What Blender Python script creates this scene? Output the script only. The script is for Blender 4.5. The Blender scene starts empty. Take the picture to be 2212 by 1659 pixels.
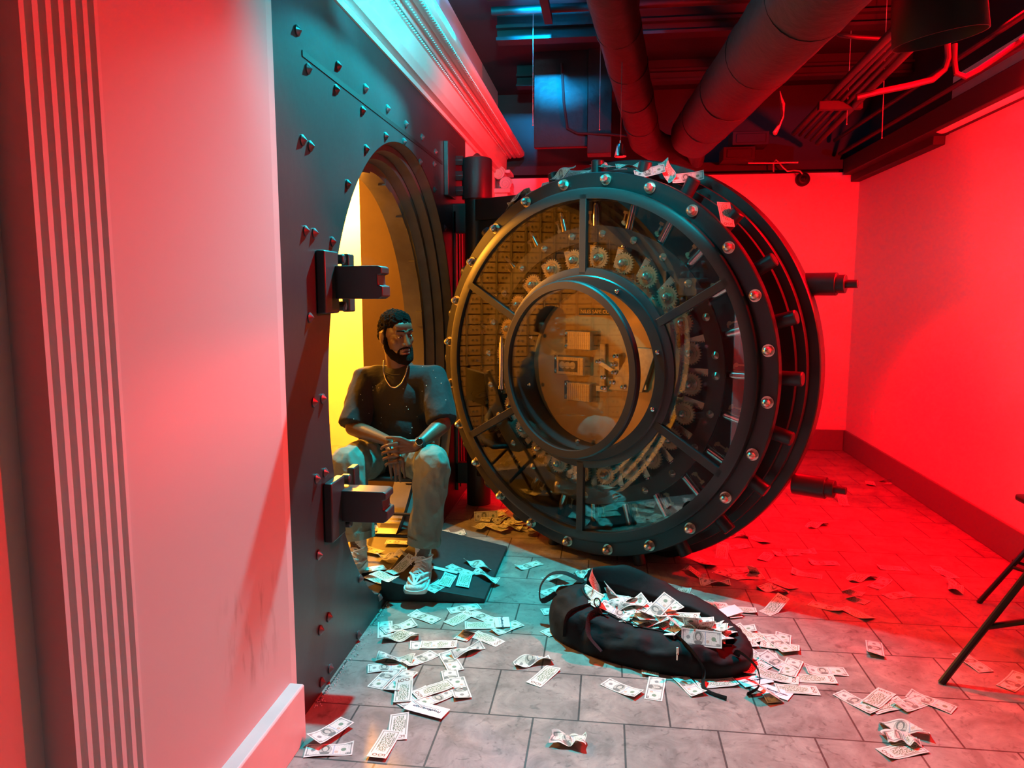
import bpy, bmesh, math, random
import numpy as np
from mathutils import Vector, Matrix, noise
random.seed(7)
PI = math.pi
col = bpy.context.scene.collection
V = Vector

# ------------------------------------------------------------------ camera
F, CX, CY = 1600.0, 1106.0, 829.5
pit = math.atan(198 / F)
psi = math.atan2(204 / F, math.sqrt(1 + (198 / F) ** 2))
fw = V((-math.sin(psi) * math.cos(pit), math.cos(psi) * math.cos(pit), -math.sin(pit)))
rt = V((math.cos(psi), math.sin(psi), 0))
up = rt.cross(fw)
CAM = V((0, 0, 1.5))
def ray(x, y): return fw + rt * ((x - CX) / F) - up * ((y - CY) / F)
def atX(x, y, X): d = ray(x, y); return CAM + d * (X / d.x)
def atY(x, y, Y): d = ray(x, y); return CAM + d * (Y / d.y)
def atZ(x, y, Z=0.0): d = ray(x, y); return CAM + d * ((Z - 1.5) / d.z)
cam = bpy.data.cameras.new('camera'); co = bpy.data.objects.new('camera', cam); col.objects.link(co)
cam.sensor_width = 36; cam.lens = 36 * F / 2212; cam.clip_end = 50; cam.clip_start = 0.05
co.matrix_world = Matrix((( rt.x, up.x, -fw.x, CAM.x), (rt.y, up.y, -fw.y, CAM.y), (rt.z, up.z, -fw.z, CAM.z), (0, 0, 0, 1)))
sc = bpy.context.scene; sc.camera = co
sc.view_settings.view_transform = 'Standard'; sc.view_settings.look = 'None'
sc.view_settings.exposure = 0.0; sc.view_settings.gamma = 1; sc.view_settings.use_curve_mapping = False

# ------------------------------------------------------------------ materials
def newmat(name):
    m = bpy.data.materials.new(name); m.use_nodes = True
    nt = m.node_tree; b = nt.nodes['Principled BSDF']
    return m, nt, b
def mat(name, c, rough=0.5, metal=0.0, nscale=0, ncol=None, namt=0.5, bump=0, bscale=None, spec=0.5, sheen=0):
    m, nt, b = newmat(name)
    b.inputs['Base Color'].default_value = (*c, 1); b.inputs['Roughness'].default_value = rough
    b.inputs['Metallic'].default_value = metal; b.inputs['Specular IOR Level'].default_value = spec
    if sheen: b.inputs['Sheen Weight'].default_value = sheen
    if nscale:
        tc = nt.nodes.new('ShaderNodeTexCoord'); n = nt.nodes.new('ShaderNodeTexNoise')
        n.inputs['Scale'].default_value = nscale; n.inputs['Detail'].default_value = 6
        nt.links.new(tc.outputs['Object'], n.inputs['Vector'])
        r = nt.nodes.new('ShaderNodeMapRange'); r.inputs[1].default_value = 0.35; r.inputs[2].default_value = 0.7
        r.inputs[4].default_value = namt
        nt.links.new(n.outputs['Fac'], r.inputs[0])
        mx = nt.nodes.new('ShaderNodeMix'); mx.data_type = 'RGBA'
        mx.inputs[6].default_value = (*c, 1); mx.inputs[7].default_value = (*(ncol or c), 1)
        nt.links.new(r.outputs[0], mx.inputs[0]); nt.links.new(mx.outputs[2], b.inputs['Base Color'])
    if bump:
        tc = nt.nodes.new('ShaderNodeTexCoord'); n = nt.nodes.new('ShaderNodeTexNoise')
        n.inputs['Scale'].default_value = bscale or 60; n.inputs['Detail'].default_value = 4
        nt.links.new(tc.outputs['Object'], n.inputs['Vector'])
        bp = nt.nodes.new('ShaderNodeBump'); bp.inputs['Strength'].default_value = bump; bp.inputs['Distance'].default_value = 0.01
        nt.links.new(n.outputs['Fac'], bp.inputs['Height']); nt.links.new(bp.outputs[0], b.inputs['Normal'])
    return m
M = {}
M['wall'] = mat('white_paint', (.64, .62, .61), .55, nscale=2.5, ncol=(.58, .56, .55), namt=.6, bump=.05, bscale=90)
M['redwall'] = mat('white_wall_paint', (.8, .78, .78), .8)
M['base'] = mat('baseboard_paint', (.62, .60, .58), .5, nscale=6, ncol=(.5, .48, .47), namt=.5)
M['steel'] = mat('black_painted_steel', (.022, .024, .026), .40, 0.0, nscale=2.2, ncol=(.05, .052, .055), namt=.5, bump=.05, bscale=25, spec=.6)
M['rivet'] = mat('rivet_steel', (.09, .09, .095), .32, .3)
M['rim'] = mat('brushed_rim_steel', (.13, .12, .11), .38, .3, nscale=9, ncol=(.20, .19, .17), bump=.05, bscale=70)
M['door'] = mat('satin_black_door_paint', (.024, .025, .028), .36, 0.0, nscale=3, ncol=(.034, .035, .038), spec=.5)
M['doorb'] = mat('dark_inner_plate', (.035, .033, .032), .45, .2, nscale=5, ncol=(.06, .055, .05))
M['nickel'] = mat('polished_nickel', (.75, .68, .58), .24, .75)
M['chrome'] = mat('chrome', (.82, .8, .78), .12, 1.0)
M['brass'] = mat('aged_brass', (.46, .34, .20), .38, .45, nscale=40, ncol=(.25, .17, .10))
M['gold'] = mat('engraved_gold_plate', (.72, .5, .26), .3, .8)
M['backp'] = mat('bronze_back_panel', (.50, .30, .12), .42, .25, nscale=6, ncol=(.38, .22, .09), namt=.6)
M['ceil'] = mat('black_ceiling_paint', (.020, .027, .033), .75, nscale=4, ncol=(.013, .017, .02), bump=.1, bscale=12)
M['beam'] = mat('black_beam_paint', (.020, .022, .026), .6, nscale=4, ncol=(.03, .03, .034))
M['pipe'] = mat('black_lagged_pipe', (.016, .015, .016), .52, nscale=5, ncol=(.028, .027, .027), bump=.35, bscale=22)
M['cond'] = mat('painted_conduit', (.035, .032, .032), .45)
M['lampshade'] = mat('dark_lamp_metal', (.02, .018, .018), .45)
M['foil'] = mat('torn_foil_wrap', (.7, .6, .6), .3, .6, bump=1, bscale=60)
M['white'] = mat('white_plastic', (.8, .8, .8), .4)
M['vwall'] = mat('vault_wall_paint', (.72, .66, .52), .6, nscale=5, ncol=(.62, .55, .42), bump=.08, bscale=20)
M['vdark'] = mat('vault_brown_panel', (.15, .095, .05), .4, nscale=2.5, ncol=(.09, .055, .03), bump=.04, bscale=20)
M['vpanel'] = mat('vault_lining_steel', (.10, .085, .07), .4, nscale=3, ncol=(.14, .12, .1))
M['box'] = mat('deposit_box_face', (.5, .40, .27), .35, .3, nscale=20, ncol=(.4, .32, .22))
M['blackhole'] = mat('key_slot_black', (.01, .01, .01), .5)
M['mat'] = mat('black_rubber_board', (.018, .02, .022), .55, nscale=30, ncol=(.04, .042, .045), namt=.5)
M['skin'] = mat('brown_skin', (.125, .062, .038), .42, nscale=30, ncol=(.095, .046, .028), bump=.08, bscale=250, spec=.5)
M['lips'] = mat('lips', (.22, .09, .075), .38)
M['nail'] = mat('nails', (.42, .26, .2), .3)
M['hair'] = mat('black_hair', (.010, .007, .006), .9, bump=1, bscale=300, spec=.08)
M['shirt'] = mat('washed_black_cotton', (.009, .009, .010), .85, bump=.25, bscale=45, nscale=3, ncol=(.015, .014, .016), sheen=.03)
M['jeans'] = mat('grey_green_denim', (.20, .21, .17), .85, nscale=9, ncol=(.14, .15, .125), bump=.4, bscale=28)
M['shoe'] = mat('white_sneaker_mesh', (.68, .66, .63), .6, bump=.5, bscale=160)
M['shoep'] = mat('sneaker_overlay', (.80, .79, .78), .4)
M['sole'] = mat('sneaker_sole', (.78, .78, .76), .5)
M['soled'] = mat('black_outsole', (.02, .02, .02), .6)
M['sock'] = mat('white_sock', (.7, .68, .65), .9, bump=.3, bscale=120)
M['eye'] = mat('eye_white', (.75, .72, .68), .2)
M['iris'] = mat('dark_iris', (.02, .01, .006), .1)
M['silver'] = mat('silver_chain', (.85, .82, .75), .2, 1)
M['bag'] = mat('black_nylon', (.007, .007, .008), .7, bump=.35, bscale=14, nscale=6, ncol=(.011, .011, .012), spec=.2)
M['strap'] = mat('black_webbing', (.009, .009, .010), .75, bump=.4, bscale=220, spec=.3)
M['bagin'] = mat('bag_lining', (.02, .02, .022), .8)
M['ink'] = mat('dark_blue_ink', (.02, .05, .09), .6)
M['inkk'] = mat('black_ink', (.01, .01, .01), .6)
M['paper'] = mat('white_paper', (.84, .84, .84), .6)
M['metalrod'] = mat('black_enamel_tube', (.02, .018, .018), .3)
M['glue'] = mat('clear_floor_bits', (.7, .75, .78), .15)

def glassmat():
    m = bpy.data.materials.new('window_glass'); m.use_nodes = True; nt = m.node_tree
    for n in list(nt.nodes): nt.nodes.remove(n)
    o = nt.nodes.new('ShaderNodeOutputMaterial'); mx = nt.nodes.new('ShaderNodeMixShader')
    t = nt.nodes.new('ShaderNodeBsdfTransparent'); t.inputs[0].default_value = (.93, .93, .92, 1)
    g = nt.nodes.new('ShaderNodeBsdfGlossy'); g.inputs['Roughness'].default_value = .015
    ge = nt.nodes.new('ShaderNodeNewGeometry'); dt = nt.nodes.new('ShaderNodeVectorMath'); dt.operation = 'DOT_PRODUCT'
    nt.links.new(ge.outputs['Normal'], dt.inputs[0]); nt.links.new(ge.outputs['Incoming'], dt.inputs[1])
    prevs = dt.outputs['Value']
    for op, v0, v1 in (('ABSOLUTE', None, None), ('SUBTRACT', 1.0, 'x'), ('POWER', 'x', 5.0), ('MULTIPLY', 'x', .90), ('ADD', 'x', .10)):
        m_ = nt.nodes.new('ShaderNodeMath'); m_.operation = op
        if v0 is None: nt.links.new(prevs, m_.inputs[0])
        elif v0 == 'x': nt.links.new(prevs, m_.inputs[0]); m_.inputs[1].default_value = v1
        else: m_.inputs[0].default_value = v0; nt.links.new(prevs, m_.inputs[1])
        prevs = m_.outputs[0]
    nt.links.new(prevs, mx.inputs[0])
    nt.links.new(t.outputs[0], mx.inputs[1]); nt.links.new(g.outputs[0], mx.inputs[2]); nt.links.new(mx.outputs[0], o.inputs[0])
    return m
M['glass'] = glassmat()

def floormat():
    m, nt, b = newmat('stone_floor_tile'); N = nt.nodes.new; L = nt.links.new
    tc = N('ShaderNodeTexCoord'); mp = N('ShaderNodeMapping')
    T = .3195
    mp.inputs['Scale'].default_value = (1 / T, 1 / T, 1); mp.inputs['Location'].default_value = (-.765, -.69, 0)
    L(tc.outputs['Object'], mp.inputs[0])
    br = N('ShaderNodeTexBrick'); L(mp.outputs[0], br.inputs['Vector'])
    br.inputs['Scale'].default_value = 1; br.inputs['Mortar Size'].default_value = .011; br.inputs['Mortar Smooth'].default_value = .1
    br.inputs['Brick Width'].default_value = 1; br.inputs['Row Height'].default_value = 1; br.offset = .5; br.squash = 1
    br.inputs['Color1'].default_value = (.335, .31, .275, 1); br.inputs['Color2'].default_value = (.28, .26, .235, 1)
    br.inputs['Mortar'].default_value = (.07, .065, .06, 1); br.inputs['Bias'].default_value = 0
    n1 = N('ShaderNodeTexNoise'); n1.inputs['Scale'].default_value = 7; n1.inputs['Detail'].default_value = 9; n1.inputs['Roughness'].default_value = .68; n1.inputs['Distortion'].default_value = .6
    L(tc.outputs['Object'], n1.inputs['Vector'])
    r1 = N('ShaderNodeMapRange'); r1.inputs[1].default_value = .38; r1.inputs[2].default_value = .68; r1.inputs[3].default_value = .62; r1.inputs[4].default_value = 1.22
    L(n1.outputs['Fac'], r1.inputs[0])
    n2 = N('ShaderNodeTexNoise'); n2.inputs['Scale'].default_value = 24; n2.inputs['Detail'].default_value = 5; n2.inputs['Distortion'].default_value = 1.5
    L(tc.outputs['Object'], n2.inputs['Vector'])
    r2 = N('ShaderNodeMapRange'); r2.inputs[1].default_value = .30; r2.inputs[2].default_value = .42; r2.inputs[3].default_value = .62; r2.inputs[4].default_value = 1.0
    L(n2.outputs['Fac'], r2.inputs[0])
    mu = N('ShaderNodeMath'); mu.operation = 'MULTIPLY'; L(r1.outputs[0], mu.inputs[0]); L(r2.outputs[0], mu.inputs[1])
    vm = N('ShaderNodeVectorMath'); vm.operation = 'SCALE'; L(br.outputs['Color'], vm.inputs[0]); L(mu.outputs[0], vm.inputs['Scale'])
    L(vm.outputs[0], b.inputs['Base Color'])
    b.inputs['Roughness'].default_value = .42
    sb = N('ShaderNodeMath'); sb.operation = 'SUBTRACT'; sb.inputs[0].default_value = 1; L(br.outputs['Fac'], sb.inputs[1])
    bp = N('ShaderNodeBump'); bp.inputs['Strength'].default_value = .5; bp.inputs['Distance'].default_value = .003
    L(sb.outputs[0], bp.inputs['Height']); L(bp.outputs[0], b.inputs['Normal'])
    return m
M['floor'] = floormat()

def scuffmat():
    # painted panel with a patch of scuff marks low down near the steel front
    m, nt, b = newmat('scuffed_white_paint'); N = nt.nodes.new; L = nt.links.new
    tc = N('ShaderNodeTexCoord'); sx = N('ShaderNodeSeparateXYZ'); L(tc.outputs['Object'], sx.inputs[0])
    mp = N('ShaderNodeMapping'); mp.inputs['Scale'].default_value = (1, 26, 7); L(tc.outputs['Object'], mp.inputs[0])
    n = N('ShaderNodeTexNoise'); n.inputs['Scale'].default_value = 1.0; n.inputs['Detail'].default_value = 5; L(mp.outputs[0], n.inputs['Vector'])
    r = N('ShaderNodeMapRange'); r.inputs[1].default_value = .52; r.inputs[2].default_value = .75; L(n.outputs['Fac'], r.inputs[0])
    def band(sock, c, w):
        a = N('ShaderNodeMath'); a.operation = 'SUBTRACT'; L(sock, a.inputs[0]); a.inputs[1].default_value = c
        d = N('ShaderNodeMath'); d.operation = 'ABSOLUTE'; L(a.outputs[0], d.inputs[0])
        e = N('ShaderNodeMapRange'); e.inputs[1].default_value = w; e.inputs[2].default_value = w * .4; L(d.outputs[0], e.inputs[0]); return e.outputs[0]
    p = N('ShaderNodeMath'); p.operation = 'MULTIPLY'; L(band(sx.outputs['Y'], 2.0, .22), p.inputs[0]); L(band(sx.outputs['Z'], .50, .20), p.inputs[1])
    q = N('ShaderNodeMath'); q.operation = 'MULTIPLY'; L(p.outputs[0], q.inputs[0]); L(r.outputs[0], q.inputs[1])
    mx = N('ShaderNodeMix'); mx.data_type = 'RGBA'; mx.inputs[6].default_value = (.52, .495, .485, 1); mx.inputs[7].default_value = (.27, .24, .23, 1)
    L(q.outputs[0], mx.inputs[0]); L(mx.outputs[2], b.inputs['Base Color']); b.inputs['Roughness'].default_value = .5
    return m
M['panel'] = scuffmat()

def billmat(back):
    m, nt, b = newmat('banknote_back' if back else 'banknote_front'); N = nt.nodes.new; L = nt.links.new
    uv = N('ShaderNodeUVMap'); uv.uv_map = 'UVMap'; sx = N('ShaderNodeSeparateXYZ'); L(uv.outputs[0], sx.inputs[0])
    X, Y = sx.outputs['X'], sx.outputs['Y']
    def mth(op, a, c=None, d=None):
        n = N('ShaderNodeMath'); n.operation = op
        for i, v in enumerate((a, c, d)):
            if v is None: continue
            if isinstance(v, (int, float)): n.inputs[i].default_value = v
            else: L(v, n.inputs[i])
        return n.outputs[0]
    def boxm(cx, cy, w, h):
        a = mth('LESS_THAN', mth('ABSOLUTE', mth('SUBTRACT', X, cx)), w); c = mth('LESS_THAN', mth('ABSOLUTE', mth('SUBTRACT', Y, cy)), h)
        return mth('MULTIPLY', a, c)
    def rad(cx, cy, w, h):
        a = mth('DIVIDE', mth('SUBTRACT', X, cx), w); c = mth('DIVIDE', mth('SUBTRACT', Y, cy), h)
        return mth('SQRT', mth('ADD', mth('MULTIPLY', a, a), mth('MULTIPLY', c, c)))
    def disc(cx, cy, w, h): return mth('LESS_THAN', rad(cx, cy, w, h), 1)
    def ringm(cx, cy, w, h, t): return mth('LESS_THAN', mth('ABSOLUTE', mth('SUBTRACT', rad(cx, cy, w, h), 1)), t)
    cur = [None]
    base = N('ShaderNodeRGB'); base.outputs[0].default_value = (.72, .75, .68, 1); cur[0] = base.outputs[0]
    def paint(mask, c, amt=1.0):
        mx = N('ShaderNodeMix'); mx.data_type = 'RGBA'
        L(mask if amt == 1 else mth('MULTIPLY', mask, amt), mx.inputs[0]); L(cur[0], mx.inputs[6]); mx.inputs[7].default_value = (*c, 1); cur[0] = mx.outputs[2]
    mp = N('ShaderNodeMapping'); mp.inputs['Scale'].default_value = (34, 15, 1); L(uv.outputs[0], mp.inputs[0])
    n = N('ShaderNodeTexNoise'); n.inputs['Scale'].default_value = 1; n.inputs['Detail'].default_value = 3; L(mp.outputs[0], n.inputs['Vector'])
    nz = mth('GREATER_THAN', n.outputs['Fac'], .5)
    inner = boxm(.5, .5, .465, .42); frame = mth('SUBTRACT', inner, boxm(.5, .5, .445, .375))
    G = (.10, .16, .10) if back else (.10, .13, .12)
    paint(frame, G, .8)
    if back:
        paint(mth('MULTIPLY', boxm(.42, .55, .34, .20), nz), (.14, .22, .11))
        paint(mth('MULTIPLY', boxm(.40, .50, .22, .30), nz), (.13, .20, .10), .8)
        paint(boxm(.42, .26, .30, .015), G); paint(boxm(.4, .83, .18, .02), G)
        paint(boxm(.895, .5, .06, .42), (.74, .74, .66))
        D = (.20, .12, .09)
        for cy in (.63, .33): paint(ringm(.89, cy, .036, .105, .28), D)
        paint(boxm(.89, .84, .045, .028), D); paint(boxm(.862, .805, .012, .045), D)
    else:
        paint(mth('MULTIPLY', boxm(.5, .5, .43, .36), nz), (.46, .52, .44), .45)
        paint(disc(.42, .5, .125, .40), (.50, .54, .47)); paint(ringm(.42, .5, .125, .40, .06), G, .6)
        paint(disc(.42, .60, .085, .27), (.13, .15, .13)); paint(disc(.42, .55, .052, .20), (.55, .58, .50))
        paint(disc(.42, .22, .10, .13), (.16, .18, .16)); paint(mth('MULTIPLY', disc(.42, .5, .11, .36), nz), (.2, .23, .2), .35)
        paint(disc(.80, .50, .055, .13), (.12, .24, .14), .9); paint(disc(.17, .50, .048, .115), (.20, .22, .21), .9)
        paint(boxm(.595, .5, .012, .40), (.25, .38, .52), .7); paint(disc(.655, .32, .04, .10), (.45, .28, .16), .6)
        for cx in (.06, .93):
            for cy in (.84, .16): paint(boxm(cx, cy, .045, .06), G, .5)
        paint(ringm(.885, .17, .013, .055, .35), D2 := (.14, .16, .14)); paint(ringm(.92, .17, .013, .055, .35), D2); paint(boxm(.858, .17, .005, .065), D2)
    L(cur[0], b.inputs['Base Color']); b.inputs['Roughness'].default_value = .65
    return m
M['bf'] = billmat(False); M['bb'] = billmat(True)

# ------------------------------------------------------------------ mesh helpers
def quad(bm, vs): return bm.faces.new([bm.verts.new(v) for v in vs])
def box(bm, x0, x1, y0, y1, z0, z1, mx=None):
    P = [V((x, y, z)) for z in (z0, z1) for y in (y0, y1) for x in (x0, x1)]
    if mx is not None: P = [mx @ p for p in P]
    v = [bm.verts.new(p) for p in P]
    for f in ((0, 2, 3, 1), (4, 5, 7, 6), (0, 1, 5, 4), (2, 6, 7, 3), (1, 3, 7, 5), (0, 4, 6, 2)): bm.faces.new([v[i] for i in f])
def frameof(d):
    d = d.normalized(); a = V((0, 0, 1)) if abs(d.z) < .9 else V((1, 0, 0))
    x = a.cross(d).normalized(); return x, d.cross(x)
def cyl(bm, p0, p1, r0, r1=None, seg=16, caps=True, rings=None):
    p0, p1 = V(p0), V(p1); r1 = r0 if r1 is None else r1
    x, y = frameof(p1 - p0); prev = None
    pts = rings or [(0, r0), (1, r1)]
    for t, r in pts:
        c = p0.lerp(p1, t); cur = [bm.verts.new(c + (x * math.cos(a) + y * math.sin(a)) * r) for a in (2 * PI * i / seg for i in range(seg))]
        if prev:
            for i in range(seg): bm.faces.new((prev[i], prev[(i + 1) % seg], cur[(i + 1) % seg], cur[i]))
        elif caps: bm.faces.new(cur[::-1])
        prev = cur
    if caps: bm.faces.new(prev)
def tube(bm, pts, r, seg=8, caps=True, flat=1.0, ref=None):
    pts = [V(p) for p in pts]; prev = None; X = None
    for i, p in enumerate(pts):
        d = (pts[min(i + 1, len(pts) - 1)] - pts[max(i - 1, 0)]).normalized()
        if X is None: X = (ref if ref is not None else frameof(d)[0])
        X = (X - d * X.dot(d)).normalized(); Yv = d.cross(X)
        rr = r[i] if isinstance(r, (list, tuple)) else r
        cur = [bm.verts.new(p + X * math.cos(a) * rr + Yv * math.sin(a) * rr * flat) for a in (2 * PI * k / seg for k in range(seg))]
        if prev:
            for k in range(seg): bm.faces.new((prev[k], prev[(k + 1) % seg], cur[(k + 1) % seg], cur[k]))
        elif caps: bm.faces.new(cur[::-1])
        prev = cur
    if caps: bm.faces.new(prev)
def lathe(bm, prof, seg=96, c=(0, 0, 0), a0=0, a1=2 * PI, closed=True, axis='Y'):
    # prof: (radius, along); revolve around local Y (default) or Z
    full = abs(a1 - a0 - 2 * PI) < 1e-6; n = seg if full else seg + 1; rows = []
    for i in range(n):
        a = a0 + (a1 - a0) * i / seg; row = []
        for r, y in prof:
            if axis == 'Y': p = V((r * math.cos(a), y, r * math.sin(a)))
            elif axis == 'X': p = V((y, r * math.cos(a), r * math.sin(a)))
            else: p = V((r * math.cos(a), r * math.sin(a), y))
            row.append(bm.verts.new(p + V(c)))
        rows.append(row)
    m = len(prof); kk = m if closed else m - 1
    for i in range(seg):
        A, B = rows[i], rows[(i + 1) % n]
        for k in range(kk): bm.faces.new((A[k], A[(k + 1) % m], B[(k + 1) % m], B[k]))
    if not full and closed: bm.faces.new(rows[0][::-1]); bm.faces.new(rows[-1])
def prism(bm, poly, axis, a, b):
    def mk(p, t): return V((t, p[0], p[1])) if axis == 'X' else V((p[0], t, p[1])) if axis == 'Y' else V((p[0], p[1], t))
    A = [bm.verts.new(mk(p, a)) for p in poly]; B = [bm.verts.new(mk(p, b)) for p in poly]; n = len(poly)
    bm.faces.new(A[::-1]); bm.faces.new(B)
    for i in range(n): bm.faces.new((A[i], A[(i + 1) % n], B[(i + 1) % n], B[i]))
def sphere(bm, c, r, seg=16, rings=10, sc3=(1, 1, 1), rot=None):
    mx = Matrix.Translation(V(c)) @ (rot.to_4x4() if rot else Matrix()) @ Matrix.Diagonal((r * sc3[0], r * sc3[1], r * sc3[2], 1))
    bmesh.ops.create_uvsphere(bm, u_segments=seg, v_segments=rings, radius=1, matrix=mx)
def obj(name, bm, m=None, parent=None, smooth=True, bevel=0, angle=35):
    if isinstance(bm, bpy.types.Mesh): me = bm
    else:
        bmesh.ops.recalc_face_normals(bm, faces=bm.faces)
        me = bpy.data.meshes.new(name); bm.to_mesh(me); bm.free()
    if m is not None:
        for k in (m if isinstance(m, (list, tuple)) else [m]): me.materials.append(M[k] if isinstance(k, str) else k)
    if smooth:
        me.shade_smooth(); me.set_sharp_from_angle(angle=math.radians(angle))
    o = bpy.data.objects.new(name, me); col.objects.link(o)
    if parent is not None: o.parent = parent
    if bevel:
        b = o.modifiers.new('bevel', 'BEVEL'); b.width = bevel; b.segments = 2; b.limit_method = 'ANGLE'; b.angle_limit = math.radians(40)
    return o
def BM(): return bmesh.new()
def tag(o, label, cat, group=None):
    o['label'] = label; o['category'] = cat
    if group: o['group'] = group
    return o
def struct(o): o['kind'] = 'structure'; return o
def thing(name, label, cat, loc=(0, 0, 0), rz=0, group=None):
    o = bpy.data.objects.new(name, None); col.objects.link(o); o.location = loc; o.rotation_euler = (0, 0, rz); o.empty_display_size = .1
    return tag(o, label, cat, group)
def copyobj(o, parent=None, **kw):
    c = o.copy(); col.objects.link(c)
    if parent is not None: c.parent = parent
    for k, v in kw.items(): setattr(c, k, v)
    return c
def textmesh(s, size, shear=0, ext=.0006, bold=0):
    cu = bpy.data.curves.new('t', 'FONT'); cu.body = s; cu.size = size; cu.align_x = 'CENTER'; cu.align_y = 'CENTER'; cu.extrude = ext; cu.shear = shear; cu.offset = bold
    o = bpy.data.objects.new('t', cu); col.objects.link(o)
    me = bpy.data.meshes.new_from_object(o.evaluated_get(bpy.context.evaluated_depsgraph_get()))
    bpy.data.objects.remove(o); return me
def blob(name, fn_shapes, voxel, m, parent=None, smooth=6, fn=None):
    bm = BM(); fn_shapes(bm); me = bpy.data.meshes.new(name); bm.to_mesh(me); bm.free()
    o = bpy.data.objects.new('tmp', me); col.objects.link(o)
    r = o.modifiers.new('r', 'REMESH'); r.mode = 'VOXEL'; r.voxel_size = voxel
    if smooth:
        s = o.modifiers.new('s', 'SMOOTH'); s.factor = .5; s.iterations = smooth
    me2 = bpy.data.meshes.new_from_object(o.evaluated_get(bpy.context.evaluated_depsgraph_get()))
    bpy.data.objects.remove(o); me2.name = name
    if fn:
        me2.update(); ns = [v.normal.copy() for v in me2.vertices]
        for v, nn in zip(me2.vertices, ns): v.co = fn(v.co.copy(), nn)
    me2.materials.clear()
    return obj(name, me2, m, parent, True, angle=180)
def cap(bm, p0, p1, r0, r1=None):
    r1 = r0 if r1 is None else r1; p0, p1 = V(p0), V(p1)
    n = max(2, int((p1 - p0).length / (min(r0, r1) * .55)) + 1)
    cyl(bm, p0, p1, r0, r1, 18)
    sphere(bm, p0, r0, 18, 12); sphere(bm, p1, r1, 18, 12)
def ell(bm, c, r3, rot=None): sphere(bm, c, 1, 24, 16, r3, rot)

# ------------------------------------------------------------------ room shell
XS, HY, HZ, HR = -1.045, 3.866, 1.074, 1.18         # steel front plane, round opening centre and radius
XR, YB = 2.28, 7.29
b = BM(); box(b, -3.4, 2.45, -.6, 7.5, -.08, 0); struct(obj('floor', b, 'floor'))
b = BM(); box(b, -1.35, 2.45, -.6, 7.6, 3.4, 3.48); struct(obj('ceiling', b, 'ceil'))
b = BM(); box(b, -1.30, XR, YB, YB + .1, 0, 2.59); struct(obj('wall_back', b, 'redwall'))
b = BM(); box(b, -1.35, 2.45, YB + .12, YB + .2, 0, 3.4); box(b, -1.3, XR + .1, YB - .02, YB + .12, 2.62, 2.70)
struct(obj('trim_1', b, 'beam'))
b = BM(); box(b, XR, XR + .1, 5.5, YB + .1, 0, 2.56); box(b, XR, XR + .1, -.6, 5.5, 0, 2.93)
struct(obj('wall_right', b, 'redwall'))
b = BM(); box(b, XR + .1, XR + .16, -.6, 7.5, 0, 3.4); struct(obj('trim_2', b, 'beam'))
M['dbase'] = mat('grey_baseboard_paint', (.20, .19, .19), .5)
def baseboard(name, x0, x1, y0, y1, h):
    b = BM(); box(b, x0, x1, y0, y1, 0, h); return struct(obj(name, b, 'dbase', bevel=.005))
baseboard('baseboard_back', -1.02, XR - .02, YB - .018, YB, .20)
baseboard('baseboard_right', XR - .018, XR, .2, YB, .20)
# left wall: plain wall, fluted pilaster, flat panel
b = BM(); box(b, -1.30, -1.10, -.3, 1.25, 0, 3.4); struct(obj('wall_left', b, 'wall'))
PX = -1.03
b = BM()
poly = [(-1.10, 1.25), (PX, 1.25)]
y = 1.262
for i in range(6):
    poly.append((PX, y))
    for k in range(1, 8): a = PI * k / 8; poly.append((PX - .011 * math.sin(a), y + .010 - .010 * math.cos(a)))
    poly.append((PX, y + .020)); y += .0338
poly += [(PX, 1.462), (-1.10, 1.462)]
prism(b, poly, 'Z', 0, 3.4)
fp = struct(obj('trim_3', b, 'wall', angle=50))
b = BM(); box(b, -1.30, PX - .004, 1.462, 2.25, 0, 3.4); struct(obj('wall_left_panel', b, 'panel', bevel=.004))
b = BM(); box(b, -1.30, -1.038, 2.25, 2.295, 0, 2.60); struct(obj('trim_4', b, 'base'))
b = BM()
prism(b, [(-1.036, .0), (-.985, .0), (-.985, .192), (-.990, .197), (-1.036, .197)], 'Y', .3, 2.235); struct(obj('baseboard_left', b, 'base', bevel=.002))
b = BM(); box(b, -1.30, -1.05, 5.54, YB + .1, 0, 2.7); struct(obj('wall_left_far', b, 'redwall'))
b = BM(); box(b, -1.40, -1.06, 1.2, YB, 2.62, 3.4); struct(obj('wall_left_upper', b, 'wall'))

# cornice running over the steel front
prof = [(-1.06, 2.603), (-1.035, 2.603), (-1.035, 2.630), (-1.0, 2.634), (-.992, 2.650), (-.978, 2.662), (-.972, 2.672), (-.968, 2.765),
        (-.958, 2.768), (-.956, 2.776), (-.945, 2.776), (-.938, 2.770), (-.928, 2.774), (-.922, 2.784), (-.908, 2.784), (-.906, 2.776), (-.885, 2.776), (-.872, 2.786),
        (-.868, 2.778), (-.845, 2.778), (-.825, 2.782), (-.808, 2.792), (-.800, 2.800), (-.800, 2.83), (-1.06, 2.83)]
b = BM(); prism(b, prof, 'Y', .9, YB - .03)
yy = 2.4
while yy < 7.1:
    sphere(b, (-.952, yy, 2.772), .008, 6, 4); box(b, -.838, -.822, yy, yy + .016, 2.772, 2.782); sphere(b, (-.897, yy + .01, 2.777), .006, 6, 4)
    yy += .032
struct(obj('trim_5', b, 'wall', angle=50))
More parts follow.
